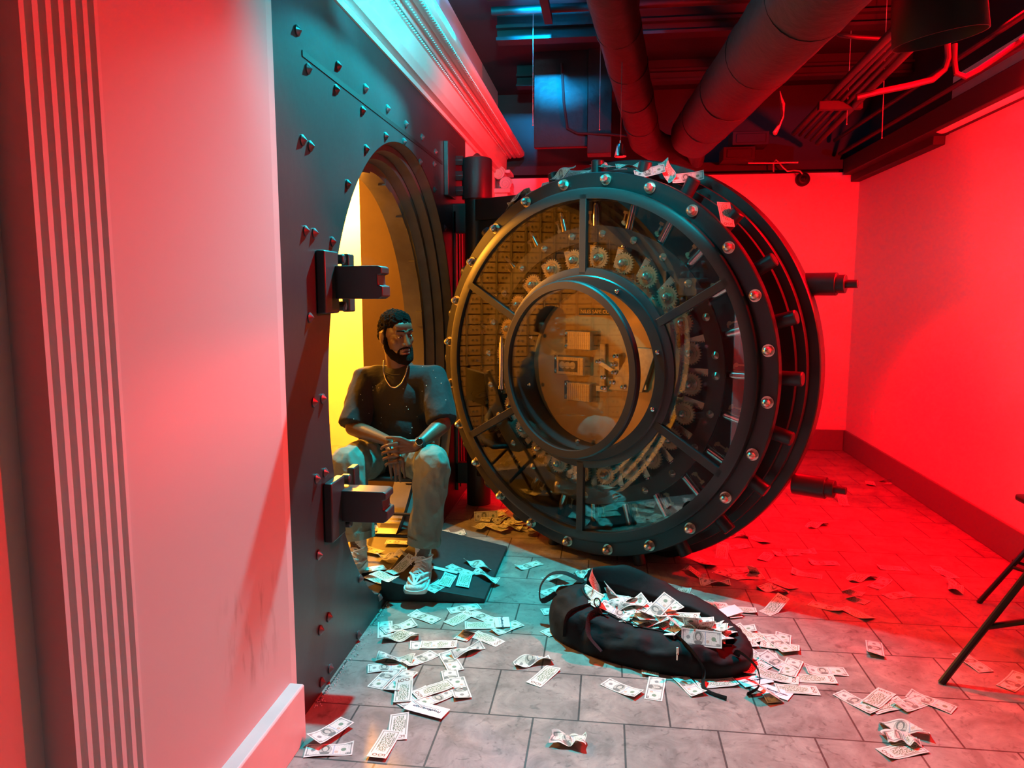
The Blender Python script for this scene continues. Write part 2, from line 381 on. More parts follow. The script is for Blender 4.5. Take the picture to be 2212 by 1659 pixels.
# pilaster with scroll capital at the far end
b = BM(); box(b, -1.06, -.93, 7.02, YB, 0, 2.42); box(b, -1.06, -.90, 6.98, YB, 2.42, 2.46); box(b, -1.06, -.905, 7.0, YB, 2.60, 2.63)
pc = struct(obj('trim_6', b, 'wall', bevel=.004))
for cx, cz, cy in ((-1.01, 2.60, 6.99), (-.945, 2.50, 6.99)):
    b = BM()
    pts = []
    for i in range(60):
        a = i / 59 * 5 * PI; r = .062 * (1 - i / 66); pts.append((cx + r * math.cos(a), cy, cz + r * math.sin(a)))
    tube(b, pts, [.009 * (1 - i / 90) for i in range(60)], 6); cyl(b, (cx, cy, cz), (cx, cy + .2, cz), .055, seg=24)
    o = obj('volute', b, 'wall', pc)

# ------------------------------------------------------------------ steel vault front
vf = thing('vault_front', 'tall black riveted steel vault front with a round door opening, on the left', 'vault frame', (XS, HY, 0))
def vobj(name, b, m, parent=None, **k):
    o = obj(name, b, m, **k); par = parent or vf
    o.parent = par; o.matrix_parent_inverse = Matrix.Translation(-V((XS, HY, 0))); return o
Y0, Y1, Z1 = 2.285, 5.525, 2.60
b = BM()
a_s = -math.asin(HZ / HR)
angs = [a_s + (PI - 2 * a_s) * i / 120 for i in range(121)]
cr = [math.atan2(z - HZ, yy - HY) for yy, z in ((Y1, 0.0), (Y1, Z1), (Y0, Z1))] + [math.atan2(-HZ, Y0 - HY) + 2 * PI]
angs = sorted(angs + [a for a in cr if a_s < a < PI - a_s])
def rectpt(a):
    c, s = math.cos(a), math.sin(a); t = 1e9
    if c > 1e-9: t = min(t, (Y1 - HY) / c)
    if c < -1e-9: t = min(t, (Y0 - HY) / c)
    if s > 1e-9: t = min(t, (Z1 - HZ) / s)
    if s < -1e-9: t = min(t, -HZ / s)
    return HY + c * t, HZ + s * t
def rowpts(a):
    oy, oz = rectpt(a); iy, iz = HY + HR * math.cos(a), HZ + HR * math.sin(a)
    return [b.verts.new((XS, iy, iz)), b.verts.new((XS, oy, oz)), b.verts.new((XS - .16, oy, oz)), b.verts.new((XS - .16, iy, iz))]
prev = None
for a in angs:
    cur = rowpts(a)
    if prev:
        for k in range(3): b.faces.new((prev[k], prev[k + 1], cur[k + 1], cur[k]))
    prev = cur
vobj('front_plate', b, 'steel', angle=30)
# stepped reveal: three bands with dark grooves between
steps = [(HR, -.003), (HR - .012, -.058, ), (HR - .040, -.062), (HR - .048, -.118), (HR - .078, -.122), (HR - .090, -.178), (HR - .13, -.182), (HR - .13, -.30)]
for i, (ra, xa) in enumerate(steps[:-1:2]):
    rb, xb = steps[i * 2 + 1]
    b = BM(); asb = -math.asin(min(.9999, (HZ - .004) / (rb)))
    lathe(b, [(ra, xa), (rb, xb), (rb + .06, xb), (ra + .06, xa)], 110, (XS, HY, HZ), asb, PI - asb, True, 'X')
    vobj('reveal_ring', b, 'rim', angle=30)
b = BM(); lathe(b, [(HR - .008, -.058), (HR + .02, -.058), (HR + .02, -.185), (HR - .008, -.185)], 100, (XS, HY, HZ), -1.14, PI + 1.14, True, 'X'); vobj('reveal_groove', b, 'blackhole')
for k in range(1, 30, 2):   # bolt pockets on the innermost ring
    a = -1.0 + k * (PI + 2.0) / 29; r = HR - .128
    mx = Matrix.Translation((XS - .20, HY + r * math.cos(a), HZ + r * math.sin(a))) @ Matrix.Rotation(a, 4, 'X')
    b = BM(); box(b, -.022, .0195, -.014, .03, -.05, .05, mx); vobj('bolt_pocket', b, 'rim')
b = BM(); box(b, XS - .002, XS + .0025, 2.54, 4.74, 2.302, 2.322); vobj('seam_shade', b, 'blackhole')  # raised black strip, paints in the shade of the plate's seam gap
rv = [(641,66),(664,149),(729,143),(725,194),(788,191),(782,239),(836,235),(832,294),(876,268),(872,306),(911,296),(907,350),(940,328),(937,355),(652,303),(669,316),(790,322),(750,398),(659,499),(678,504),(717,522),(668,686),(677,869),(696,861),(683,1034),(701,1021),(687,1199),(709,1333),(691,1361),(777,1250),(819,1291),(773,1371),(712,1444),(694,1474),(938,410),(960,492)]
def rivetmesh():
    b = BM(); lathe(b, [(0, 0), (.019, 0), (.019, .005), (.016, .007), (.0002, .019)], 14, (0, 0, 0), closed=False, axis='X'); return b
r0 = vobj('rivet', rivetmesh(), 'rivet'); first = True
for q in rv:
    p = atX(q[0], q[1], XS); o = r0 if first else copyobj(r0); first = False
    o.location = (XS, p.y, p.z)
# keeper brackets beside the opening
def bracket(z, wb):
    b = BM()
    prism(b, [(XS, z - .062), (XS + .20, z - .062), (XS + .217, z - .052), (XS + .217, z - .014), (XS + .200, z - .010), (XS + .198, z + .028), (XS + .214, z + .032), (XS + .214, z + .056), (XS + .20, z + .062), (XS, z + .062)], 'Y', 2.70, 2.80)
    o = vobj('keeper_arm', b, 'steel', bevel=.004)
    b = BM(); box(b, XS, XS + .035, 2.60, 2.74, z - .115, z + .115)
    box(b, XS, XS + .032, 2.86, 2.93, z - .115, z + .115)
    cyl(b, (XS + .01, 2.78, z + .09), (XS + .045, 2.78, z + .09), .022, seg=6); cyl(b, (XS + .01, 2.78, z - .09), (XS + .045, 2.78, z - .09), .022, seg=6)
    vobj('keeper_block', b, 'steel', bevel=.006)
bracket(1.537, 0); bracket(.672, 0)

# ------------------------------------------------------------------ inside the vault
b = BM()
box(b, -3.4, -3.3, 1.0, 7.3, 0, 2.8); struct(obj('wall_vault_side', b, 'vwall'))
b = BM(); box(b, -3.4, -2.66, 7.2, 7.3, 0, 2.8); struct(obj('wall_vault_end', b, 'vwall'))
b = BM(); box(b, -2.68, -1.2, 6.9, 7.3, 0, 2.8); struct(obj('wall_vault_return', b, 'vwall'))
b = BM(); box(b, -3.3, -2.67, 7.185, 7.2, 0, .16); struct(obj('baseboard_vault', b, 'vdark'))
b = BM(); box(b, -3.4, -1.3, .9, 1.0, 0, 2.8); struct(obj('wall_vault_near', b, 'vwall'))
b = BM(); box(b, -3.4, -1.22, .9, 7.3, 2.8, 2.86); struct(obj('ceiling_vault', b, 'vpanel'))
b = BM(); box(b, -1.32, -1.26, 1.0, 2.60, 0, 2.8); box(b, -1.32, -1.26, 5.2, 6.9, 0, 2.8); struct(obj('wall_vault_front', b, 'vpanel'))
b = BM(); box(b, -1.985, -1.93, 5.9, 5.96, 0, 2.8); box(b, -1.93, -1.66, 5.88, 5.93, 0, 2.8); box(b, -1.68, -1.62, 5.0, 5.93, 0, 2.8); box(b, -1.62, -1.32, 4.98, 5.03, 0, 2.8)
struct(obj('wall_vault_partition', b, 'vdark'))
# safe deposit wall (it shows in the door glass)
dc = thing('deposit_cabinet', 'wall of small brass deposit boxes inside the vault, mirrored in the door glass', 'deposit boxes', (-3.28, 3.3, 0))
b = BM(); box(b, -3.27, -3.22, 1.2, 4.9, .02, 2.7); o = obj('carcass', b, 'vdark', dc); o.matrix_parent_inverse = Matrix.Translation((3.28, -3.3, 0))
b = BM(); b2 = BM(); b3 = BM(); yy = 1.25; c = 0
while yy < 4.75:
    z = .12
    while z < 2.6:
        box(b, -3.22, -3.205, yy + .006, yy + .134, z + .004, z + .090)
        for dy in (.045, .085):
            cyl(b2, (-3.206, yy + dy, z + .047), (-3.202, yy + dy, z + .047), .013, seg=8)
            cyl(b3, (-3.2025, yy + dy, z + .047), (-3.2, yy + dy, z + .047), .006, seg=6)
        z += .098
    box(b2, -3.21, -3.198, yy + .140, yy + .150, .1, 2.65)
    yy += .152
for nm, bb, mm in (('box_door', b, 'box'), ('lock_escutcheon', b2, 'nickel'), ('key_slot', b3, 'blackhole')):
    o = obj(nm, bb, mm, dc, smooth=False); o.matrix_parent_inverse = Matrix.Translation((3.28, -3.3, 0)); o['kind'] = 'stuff'

# threshold platform and loading ramp
tp = BM(); box(tp, -2.05, XS - .02, 3.30, 4.75, 0, .062)
tag(obj('threshold_platform', tp, 'mat', bevel=.004), 'black board platform on the vault floor behind the ramp', 'platform')
b = BM()
A = [(-1.07, 3.36, 0), (-.565, 3.40, 0), (-.555, 4.16, 0), (-1.07, 4.22, 0)]; Bt = [(-1.07, 3.36, .105), (-.565, 3.40, .022), (-.555, 4.16, .022), (-1.07, 4.22, .105)]
va = [b.verts.new(p) for p in A]; vb = [b.verts.new(p) for p in Bt]
b.faces.new(va[::-1]); b.faces.new(vb)
for i in range(4): b.faces.new((va[i], va[(i + 1) % 4], vb[(i + 1) % 4], vb[i]))
tag(obj('ramp', b, 'mat', bevel=.003), 'black wedge ramp on the tiles leading up into the round opening', 'ramp')
def rampz(x): return .022 + (.105 - .022) * max(0, min(1, (-.56 - x) / .51))

# ------------------------------------------------------------------ hinge post at the far side of the opening
HP = V((-.885, 5.10, 0))
hp = thing('door_hinge', 'dark steel hinge post with a conical cap on the vault front, holding the round door', 'hinge', HP)
def hobj(name, b, m, **k): o = obj(name, b, m, hp, **k); o.matrix_parent_inverse = Matrix.Translation(-HP); return o
b = BM(); lathe(b, [(0, 2.125), (.098, 2.125), (.103, 2.130), (.103, 2.385), (.099, 2.396), (.075, 2.405), (.035, 2.412), (.012, 2.432), (0, 2.438)], 40, (HP.x, HP.y, 0), closed=False, axis='Z'); hobj('barrel_cap', b, 'steel')
b = BM(); cyl(b, (HP.x, HP.y, 0), (HP.x, HP.y, 2.13), .085, seg=28); hobj('post', b, 'door')
b = BM(); box(b, XS, XS + .03, 4.78, 5.02, 2.12, 2.46); hobj('wall_leaf', b, 'steel', bevel=.004)
for z in (2.18, 2.28, 2.38):
    b = BM(); cyl(b, (XS, 5.06, z), (XS + .075, 5.06, z), .036, seg=6); cyl(b, (XS + .07, 5.06, z), (XS + .09, 5.06, z), .02, seg=12); hobj('hex_bolt', b, 'steel', bevel=.003)
for za, zb in ((.15, .30), (1.9, 2.1)):
    b = BM(); box(b, XS - .01, HP.x, 5.06, 5.12, za, zb); hobj('post_bracket', b, 'steel', bevel=.004)
for k, yy in enumerate((5.06, 5.16, 5.26, 5.4)):
    b = BM(); box(b, XS, XS + .02, yy, yy + .05, .1, 2.05); hobj('edge_bar', b, 'rim', bevel=.003)

# ------------------------------------------------------------------ round vault door (local: x across, y into depth, z up)
DC = V((-.105, 4.067, 1.086)); DRZ = -math.radians(90 - 59.57)
vd = thing('vault_door', 'huge round black vault door standing open, its gear works behind glass', 'vault door', (DC.x, DC.y, 0), DRZ)
O = (0, 0, DC.z)
def dobj(name, b, m, parent=None, **k): return obj(name, b, m, parent or vd, **k)
ux = V((1, 0, 0))
def pol(r, a, y=0): return V((r * math.cos(a), y, DC.z + r * math.sin(a)))
SEG = 160
b = BM(); lathe(b, [(.90, 0), (1.043, 0), (1.047, .004), (1.047, .045), (.90, .045)], SEG, O); dobj('front_ring', b, 'door')
b = BM(); lathe(b, [(.955, .0), (.965, -.004), (.962, -.046), (.950, -.052), (.905, -.052), (.905, .002)], SEG, O); dobj('glass_frame', b, 'door')
b = BM(); lathe(b, [(.500, -.052), (.520, -.052), (.545, -.046), (.549, .02), (.50, .02)], SEG, O); dobj('inner_glass_frame', b, 'door')
# drum behind the front ring
b = BM(); lathe(b, [(.97, .045), (.97, .20), (1.06, .20), (1.06, .236), (1.046, .240), (1.046, .252), (1.098, .256), (1.10, .262), (1.10, .292), (1.084, .296), (1.084, .306), (1.145, .310), (1.15, .316), (1.15, .385), (1.14, .39), (.2, .39), (.2, .375), (.94, .375), (.94, .045)], SEG, O)
dobj('drum', b, 'door')
b = BM(); lathe(b, [(0.001, .26), (.94, .26), (.94, .275), (0.001, .275)], SEG, O); dobj('rear_plate', b, 'doorb')
# ribs between drum and flange, in the slots
rb = None
for k in range(24):
    a = math.radians(.5 + 15 * k)
    d = V((math.cos(a), 0, math.sin(a)))
    if rb is None:
        b = BM()
        lathe(b, [(0, 1.125), (.031, 1.125), (.035, 1.120), (.035, .93), (0, .93)], 20, (0, .11, 0), closed=False, axis='X')
        for v in b.verts: v.co = V((v.co.x, v.co.y, v.co.z))
        # revolve axis X gave (y,r..); profile order is (radius, along x)
        rb = dobj('locking_bolt', b, 'door'); o = rb
    else: o = copyobj(rb)
    o.location = (0, 0, DC.z); o.rotation_euler = (0, -a, 0)
# dome nuts on the front ring
def domenut(b, s=1.0, wash=True):
    if wash: lathe(b, [(0, 0), (.030 * s, 0), (.030 * s, -.008 * s), (0, -.008 * s)], 18, closed=False)
    cyl(b, (0, -.008 * s, 0), (0, -.030 * s, 0), .0235 * s, seg=6)
    lathe(b, [(.0215 * s, -.028 * s), (.021 * s, -.036 * s), (.016 * s, -.045 * s), (.006 * s, -.053 * s), (0.0003, -.056 * s)], 16, closed=False)
base = None
for k in range(24):
    a = math.radians(8.3 + 15.05 * k)
    if base is None: b = BM(); domenut(b, 1.0); base = dobj('dome_nut', b, 'nickel'); o = base
    else: o = copyobj(base)
    p = pol(1.006, a); o.location = (p.x, 0.0, p.z); o.rotation_euler = (0, -a, 0)
# six spokes and six panes
SP = [90, 30, -30, -90, -150, 150]
for k, dg in enumerate(SP):
    a = math.radians(dg)
    b = BM(); box(b, .51, .93, -.052, -.026, -.021, .021, Matrix.Translation((0, 0, 0)))
    o = dobj('spoke', b, 'door', bevel=.002); o.location = (0, 0, DC.z); o.rotation_euler = (0, -a, 0)
    b = BM(); lathe(b, [(.53, -.036), (.93, -.036), (.93, -.030), (.53, -.030)], 26, O, a + .02, a + math.radians(60) - .02)
    dobj('glass_pane', b, 'glass', smooth=False)
# mechanism: bars, arc plate with cone screws, gears, racks, ring gear
b = BM(); lathe(b, [(.685, .045), (.772, .045), (.772, .062), (.685, .062)], SEG, O); dobj('arc_plate', b, 'door')
def gearmesh(r, n, t, hub=True):
    b = BM(); pts = []
    for i in range(n):
        for f, rr in ((0, .86), (.22, .86), (.36, 1), (.64, 1), (.78, .86)):
            a = 2 * PI * (i + f) / n; pts.append((r * rr * math.cos(a), r * rr * math.sin(a)))
    prism(b, pts, 'Y', -t / 2, t / 2)
    if hub: lathe(b, [(r * .5, -t / 2), (r * .62, -t / 2), (r * .60, -t / 2 - .004), (r * .5, -t / 2 - .004)], 24)
    return b
g0 = n0 = c0 = rk0 = bar0 = sp0 = None
for k in range(24):
    ag = math.radians(10.5 + 15 * k - 0); ab = math.radians(.5 + 15 * k); an = math.radians(8.3 + 15.3 * k)
    if all(abs(((math.degrees(ag) - s + 180) % 360) - 180) > 3.0 for s in SP):
        if g0 is None:
            g0 = dobj('gear', gearmesh(.060, 24, .014), 'brass', smooth=False); o = g0
            b = BM(); domenut(b, .95, False); n0 = dobj('gear_nut', b, 'nickel', g0); n0.location = (0, -.004, 0)
        else: o = copyobj(g0); copyobj(n0, o)
        p = pol(.600, ag, .045); o.location = p; o.rotation_euler = (0, k * .4, 0)
    if c0 is None:
        b = BM(); lathe(b, [(.020, .0), (.020, -.007), (.017, -.010), (.0003, -.024)], 18, closed=False); c0 = dobj('cone_screw', b, 'nickel'); o = c0
    else: o = copyobj(c0)
    o.location = pol(.729, an, .045)
    if rk0 is None:
        b = BM(); box(b, .560, .672, -.006, .010, -.004, .026)
        for t in range(12): box(b, .565 + t * .009, .5695 + t * .009, -.006, .010, -.012, -.004)
        rk0 = dobj('rack', b, 'nickel', smooth=False); o = rk0
        b = BM(); lathe(b, [(0, .675), (.023, .675), (.023, .683), (.018, .685), (.018, .688), (.025, .690), (.025, .935), (0, .935)], 20, (0, .02, 0), closed=False, axis='X'); bar0 = dobj('bolt_bar', b, 'chrome')
        bb = bar0
    else: o = copyobj(rk0); bb = copyobj(bar0)
    o.location = (0, .085, DC.z); o.rotation_euler = (0, -ab, 0)
    bb.location = (0, .085, DC.z); bb.rotation_euler = (0, -ab, 0)
    # little catch lever beside each bar
    if sp0 is None:
        b = BM(); cyl(b, (.80, .0, .05), (.80, -.008, .05), .011, seg=14); box(b, .79, .86, -.005, 0, .046, .054); box(b, .845, .86, -.007, 0, .038, .062); box(b, .785, .795, -.006, 0, .03, .05)
        sp0 = dobj('catch_lever', b, 'brass'); o = sp0
    else: o = copyobj(sp0)
    o.location = (0, .12, DC.z); o.rotation_euler = (0, -ab, 0)
b = BM(); n = 150; pts = []
for i in range(n):
    for f, rr in ((0, .527), (.5, .527), (.6, .541), (.9, .541)):
        a = 2 * PI * (i + f) / n; pts.append((rr * math.cos(a), rr * math.sin(a)))
A = [b.verts.new((x, .052, z + DC.z)) for x, z in pts]; Bv = [b.verts.new((x, .075, z + DC.z)) for x, z in pts]
nA = len(pts); inn = [b.verts.new(pol(.505, 2 * PI * (i / nA), .052)) for i in range(nA)]
for i in range(nA):
    j = (i + 1) % nA; b.faces.new((A[i], A[j], Bv[j], Bv[i])); b.faces.new((inn[i], inn[j], A[j], A[i]))
dobj('ring_gear', b, 'brass', smooth=False)
# barrel around the window and recess behind it
b = BM(); lathe(b, [(.445, -.058), (.500, -.058), (.508, -.050), (.508, .26), (.445, .26)], SEG, O); dobj('window_barrel', b, 'door')
b = BM(); lathe(b, [(.001, .13), (.445, .13), (.445, .14), (.001, .14)], 80, O); dobj('recess_back', b, 'backp')
for dg in (62, 158, 197, 262, 14, -22):
    b = BM(); lathe(b, [(.012, 0), (.012, -.008), (.007, -.010), (.006, -.018), (.0002, -.02)], 12, closed=False)
    a = math.radians(dg); o = dobj('cap_screw', b, 'chrome'); p = pol(.420 if dg in (158, 197, 262) else .474, a, .02 if dg in (158, 197, 262) else -.058); o.location = p
# hinged round window, slightly ajar
wn = bpy.data.objects.new('round_window', None); col.objects.link(wn); wn.parent = vd; wn.location = (-.50, -.082, DC.z); wn.rotation_euler = (0, 0, -math.radians(8.5)); wn.empty_display_size = .1
WC = (.478, 0, 0)
b = BM(); lathe(b, [(.432, -.022), (.470, -.022), (.477, -.016), (.477, .012), (.432, .012)], 120, WC); obj('window_ring', b, 'door', wn)
b = BM(); lathe(b, [(.001, -.006), (.434, -.006), (.434, .0), (.001, .0)], 80, WC); obj('window_glass', b, 'glass', wn, smooth=False)
b = BM(); cyl(b, (-.01, -.02, -.125), (-.01, -.02, .125), .014, seg=16); cyl(b, (-.01, -.02, .125), (-.01, -.02, .16), .010, .006, seg=12); cyl(b, (-.01, -.02, -.145), (-.01, -.02, -.125), .018, seg=12); obj('hinge_pin', b, 'chrome', wn)
# time locks
def timelock(x, z, w, h, win):
    t = bpy.data.objects.new('time_lock', None); col.objects.link(t); t.parent = vd; t.location = (x, .13, DC.z + z); t.empty_display_size = .03
    b = BM(); box(b, -w / 2, w / 2, -.070, 0, -h / 2, h / 2); obj('case', b, 'brass', t, bevel=.005)
    b = BM(); box(b, -w / 2 + .004, w / 2 - .004, -.076, -.070, -h / 2 + .004, h / 2 - .004)
    nx, nz = 11, 9
    for i in range(nx):
        for k in range(nz):
            cx = -w / 2 + .012 + (w - .024) * i / (nx - 1); cz = -h / 2 + .012 + (h - .024) * k / (nz - 1)
            if win and abs(cx + .012) < w * .34 and abs(cz) < h * .33: continue
            box(b, cx - .004, cx + .003, -.079, -.076, cz - .003, cz + .004)
    obj('engraved_face', b, 'gold', t, smooth=False)
    if win:
        b = BM(); box(b, -w * .40, w * .28, -.0785, -.076, -h * .32, h * .30); obj('dial_window', b, 'blackhole', t)
        for i in range(3):
            b = BM(); lathe(b, [(.0, 0), (.020, 0), (.020, -.003), (0, -.003)], 20, (-w * .26 + i * w * .19, -.079, .004), closed=False); obj('dial', b, 'silver', t)
    b = BM(); box(b, -w / 2 - .045, -w / 2, -.03, 0, -h / 2 + .0, h / 2); obj('foot_plate', b, 'doorb', t)
    for s in (-1, 1):
        b = BM(); domenut(b, .5); o = obj('foot_nut', b, 'nickel', t); o.location = (-w / 2 - .024, -.03, s * h * .34)
timelock(-.085, .146, .155, .105, False); timelock(-.142, .0, .185, .105, True); timelock(-.085, -.146, .155, .105, False)
b = BM(); box(b, -.125, .085, .118, .13, DC.z + .288, DC.z + .326); npl = dobj('name_plate', b, 'doorb')
tm = textmesh('NILES SAFE CO', .028, ext=.001); o = obj('plate_lettering', tm, 'gold', npl, smooth=False); o.location = (-.02, .1175, DC.z + .306); o.rotation_euler = (PI / 2, 0, 0)
# snubber linkage
lk = bpy.data.objects.new('bolt_linkage', None); col.objects.link(lk); lk.parent = vd; lk.location = (.14, .10, DC.z - .02)
def bar(p, q, w, m='nickel', yv=0):
    b = BM(); d = V((q[0] - p[0], 0, q[1] - p[1])); L = d.length; a = math.atan2(d.z, d.x)
    mx = Matrix.Translation((p[0], yv, p[1])) @ Matrix.Rotation(-a, 4, 'Y'); box(b, 0, L, -.006, .006, -w / 2, w / 2, mx)
    return obj('link_bar', b, m, lk, bevel=.002)
bar((-.10, -.11), (-.10, .15), .034, 'brass', .01); bar((-.11, .05), (-.01, 0), .024, 'nickel', -.012); bar((-.03, -.03), (.16, -.03), .075, 'brass', .012); bar((.0, -.06), (.0, .1), .03, 'brass', .0); bar((-.13, -.10), (-.06, -.10), .03, 'nickel', -.004); bar((.06, -.07), (.18, -.07), .03, 'nickel', 0)
for x, z in ((-.11, .055), (-.01, 0), (-.015, .045), (.0, .09), (-.02, -.055), (-.075, -.03), (-.075, -.09), (.05, -.075)):
    b = BM(); domenut(b, .55); o = obj('link_pin', b, 'chrome', lk); o.location = (x, -.018, z)
b = BM(); prism(b, [(.09, -.12), (.30, -.12), (.38, .12), (.24, .12)], 'Y', .085, .12); o = dobj('bolt_wedge', b, 'brass', bevel=.003); o.location = (0, 0, DC.z)
# crane arm joining the door to the hinge post
hl = Matrix.Rotation(-DRZ, 3, 'Z') @ (HP - V((DC.x, DC.y, 0)))
b = BM(); mx = Matrix.Translation((0, .46, 0)); L = hl.x
for z0, z1 in ((1.98, 2.12), (.22, .36)):
    prism(b, [(hl.x - .02, hl.y - .07), (hl.x - .02, hl.y + .07), (-.3, .56), (.15, .56), (.15, .40), (-.62, .40)], 'Z', z0, z1)
prism(b, [(hl.x - .02, hl.y - .05), (hl.x - .02, hl.y + .05), (-.72, .47), (-.72, .40)], 'Z', .36, 1.98)
dobj('crane_arm', b, 'door', bevel=.004)
b = BM(); cyl(b, (0, .38, DC.z), (0, .60, DC.z), .16, .12, 40); dobj('rear_boss', b, 'door')
for q in ((1747, 615), (1737, 985)):
    b = BM()
    zl = (1.54 if q[1] < 800 else .52); xl = 1.02
    cyl(b, (xl, .40, zl), (xl + .16, .40, zl), .056, seg=24); cyl(b, (xl + .14, .40, zl), (xl + .20, .40, zl), .045, seg=24); cyl(b, (xl + .19, .40, zl), (xl + .255, .40, zl), .02, seg=16)
    dobj('pressure_stud', b, 'door', bevel=.002)

# ------------------------------------------------------------------ overhead: ducts, conduits, beams, lamp
def bumpy(o_bm, amp, sc_):
    for v in o_bm.verts: v.co += V(noise.noise_vector(v.co * sc_)) * amp
def duct(name, p0, p1, r, label, cat='duct', segs=14, m='pipe'):
    t = thing(name, label, cat, p0); p0, p1 = V(p0), V(p1)
    b = BM(); tube(b, [p0.lerp(p1, i / 40) for i in range(41)], r, 28); bumpy(b, .006, 9)
    o = obj('duct_body', b, m, t); o.matrix_parent_inverse = Matrix.Translation(-p0)
    d = (p1 - p0).normalized()
    for k in range(1, 5):
        c = p0.lerp(p1, k / 5 + .03); b = BM(); cyl(b, c - d * .012, c + d * .012, (r if not isinstance(r, list) else r[0]) + .004, seg=28)
        o = obj('seam_band', b, m, t); o.matrix_parent_inverse = Matrix.Translation(-p0)
    return t
a0, a1 = atY(1308, -60, 3.9), atY(1393, 300, 6.3); duct('lagged_duct', a0, a1, .128, 'thinner lagged black duct running straight back above the vault door')
b0, b1 = atY(1790, -60, 3.0), atY(1500, 290, 6.2); b0 = b0 + (b0 - b1) * .22; duct('lagged_duct', b0, b1, .185, 'thick lagged duct lit red, slanting across the ceiling towards the far end')
b = BM(); tube(b, [a1, a1 + V((.12, .25, -.03)), a1 + V((.45, .4, -.05)), b1 + V((0, .12, 0))], .13, 20); bumpy(b, .01, 7)
tag(obj('duct_elbow', b, 'pipe'), 'bulging duct elbow joining the two ducts above the vault door', 'duct')
# torn foil wrap
b = BM(); pts = [atY(1684, 200, 4.9), atY(1690, 225, 4.9), atY(1690, 252, 4.9), atY(1682, 272, 4.9), atY(1672, 288, 4.9)]
tube(b, pts, [.012, .022, .020, .030, .022], 10, flat=.5); bumpy(b, .014, 45)
tag(obj('torn_duct_wrap', b, 'foil'), 'ragged strip of torn foil wrap hanging from the thick duct', 'duct wrap')
# conduit rack
rk = [(1985, 10, 1715, 288), (2000, 12, 1728, 292), (2014, 16, 1740, 297), (2028, 20, 1752, 303), (2044, 26, 1766, 309)]
for i, (x0, y0, x1, y1) in enumerate(rk):
    p, q = atY(x0, y0, 3.4), atY(x1, y1, 6.9); b = BM(); tube(b, [p, q], .022 if i in (0, 4) else .014, 12)
    tag(obj('conduit', b, 'cond'), ['leftmost conduit of the parallel run under the ceiling, the thick one beside the duct', 'second conduit from the left in the parallel ceiling run', 'middle conduit of the parallel ceiling run', 'fourth conduit from the left in the parallel ceiling run', 'rightmost thick conduit of the parallel ceiling run'][i], 'conduit', 'conduits in the parallel ceiling run')
p = atY(1768, 228, 5.3); q = atY(1863, 224, 5.3); b = BM(); box(b, p.x, q.x, 5.28, 5.33, p.z - .03, p.z + .025)
tag(obj('conduit_bracket', b, 'cond', bevel=.003), 'flat strut bracket clamping the parallel conduits', 'bracket')
for lab, pts, Yd, r in (('curved conduit dropping beside the dark pendant lamp and bending left', [(2046, 95), (2048, 125), (2040, 150), (2015, 172), (1960, 186), (1900, 198), (1850, 210)], 4.2, .016),
                   ('short vertical conduit with a bend, right of the pendant lamp', [(2062, 95), (2061, 130), (2065, 158), (2085, 166), (2115, 150), (2160, 120), (2230, 70)], 4.2, .014),
                   ('thin bent conduit passing left behind the pendant lamp', [(1948, 85), (1900, 83), (1850, 80), (1815, 76), (1790, 60)], 4.4, .012)):
    b = BM(); P0 = [atY(x, y, Yd) for x, y in pts]; tube(b, P0, r, 10); tag(obj('conduit', b, 'cond'), lab, 'conduit')
# pipes crossing the blue lit ceiling
for i, (zz, Yp, lab) in enumerate(((3.27, 4.55, 'front pipe of the three crossing the blue ceiling'), (3.29, 4.72, 'middle pipe of the three crossing the blue ceiling'), (3.27, 4.90, 'rear pipe of the three crossing the blue ceiling'))):
    b = BM(); tube(b, [(-.75, Yp, zz), (2.3, Yp, zz)], .026, 12); tag(obj('ceiling_pipe', b, 'pipe'), lab, 'pipe', 'pipes crossing the ceiling')
for xa, lab in ((-.42, 'left dark hanger strap under the crossing pipes'), (.12, 'right dark hanger strap under the crossing pipes')):
    b = BM(); box(b, xa, xa + .05, 4.45, 5.0, 3.21, 3.25); tag(obj('pipe_hanger', b, 'beam'), lab, 'hanger')
# steel joists
for i, (Yp, lab) in enumerate(((3.25, 'dark joist nearest the camera above the hall'), (5.35, 'dark joist crossing above the vault door'), (6.5, 'far dark joist near the back wall'))):
    b = BM(); box(b, -.78, 2.38, Yp - .06, Yp + .06, 3.30, 3.32); box(b, -.78, 2.38, Yp - .008, Yp + .008, 3.24, 3.40); box(b, -.78, 2.38, Yp - .06, Yp + .06, 3.22, 3.24)
    tag(obj('ceiling_joist', b, 'beam'), lab, 'joist', 'ceiling joists')
b = BM(); box(b, -.60, -.17, 6.15, 6.22, 2.66, 3.4); box(b, -.17, .02, 6.12, 6.30, 2.6, 3.4)
tag(obj('sheet_baffle', b, 'pipe', bevel=.004), 'dull sheet metal baffle hanging left of the thinner duct', 'baffle')
b = BM(); tube(b, [(-.38, 6.13, 3.3), (-.36, 6.13, 3.0), (-.33, 6.13, 2.8), (-.25, 6.13, 2.76), (0, 6.1, 2.74), (.25, 6.1, 2.71)], .01, 8)
tag(obj('cable', b, 'cond'), 'thin cable running down the sheet metal baffle', 'cable')
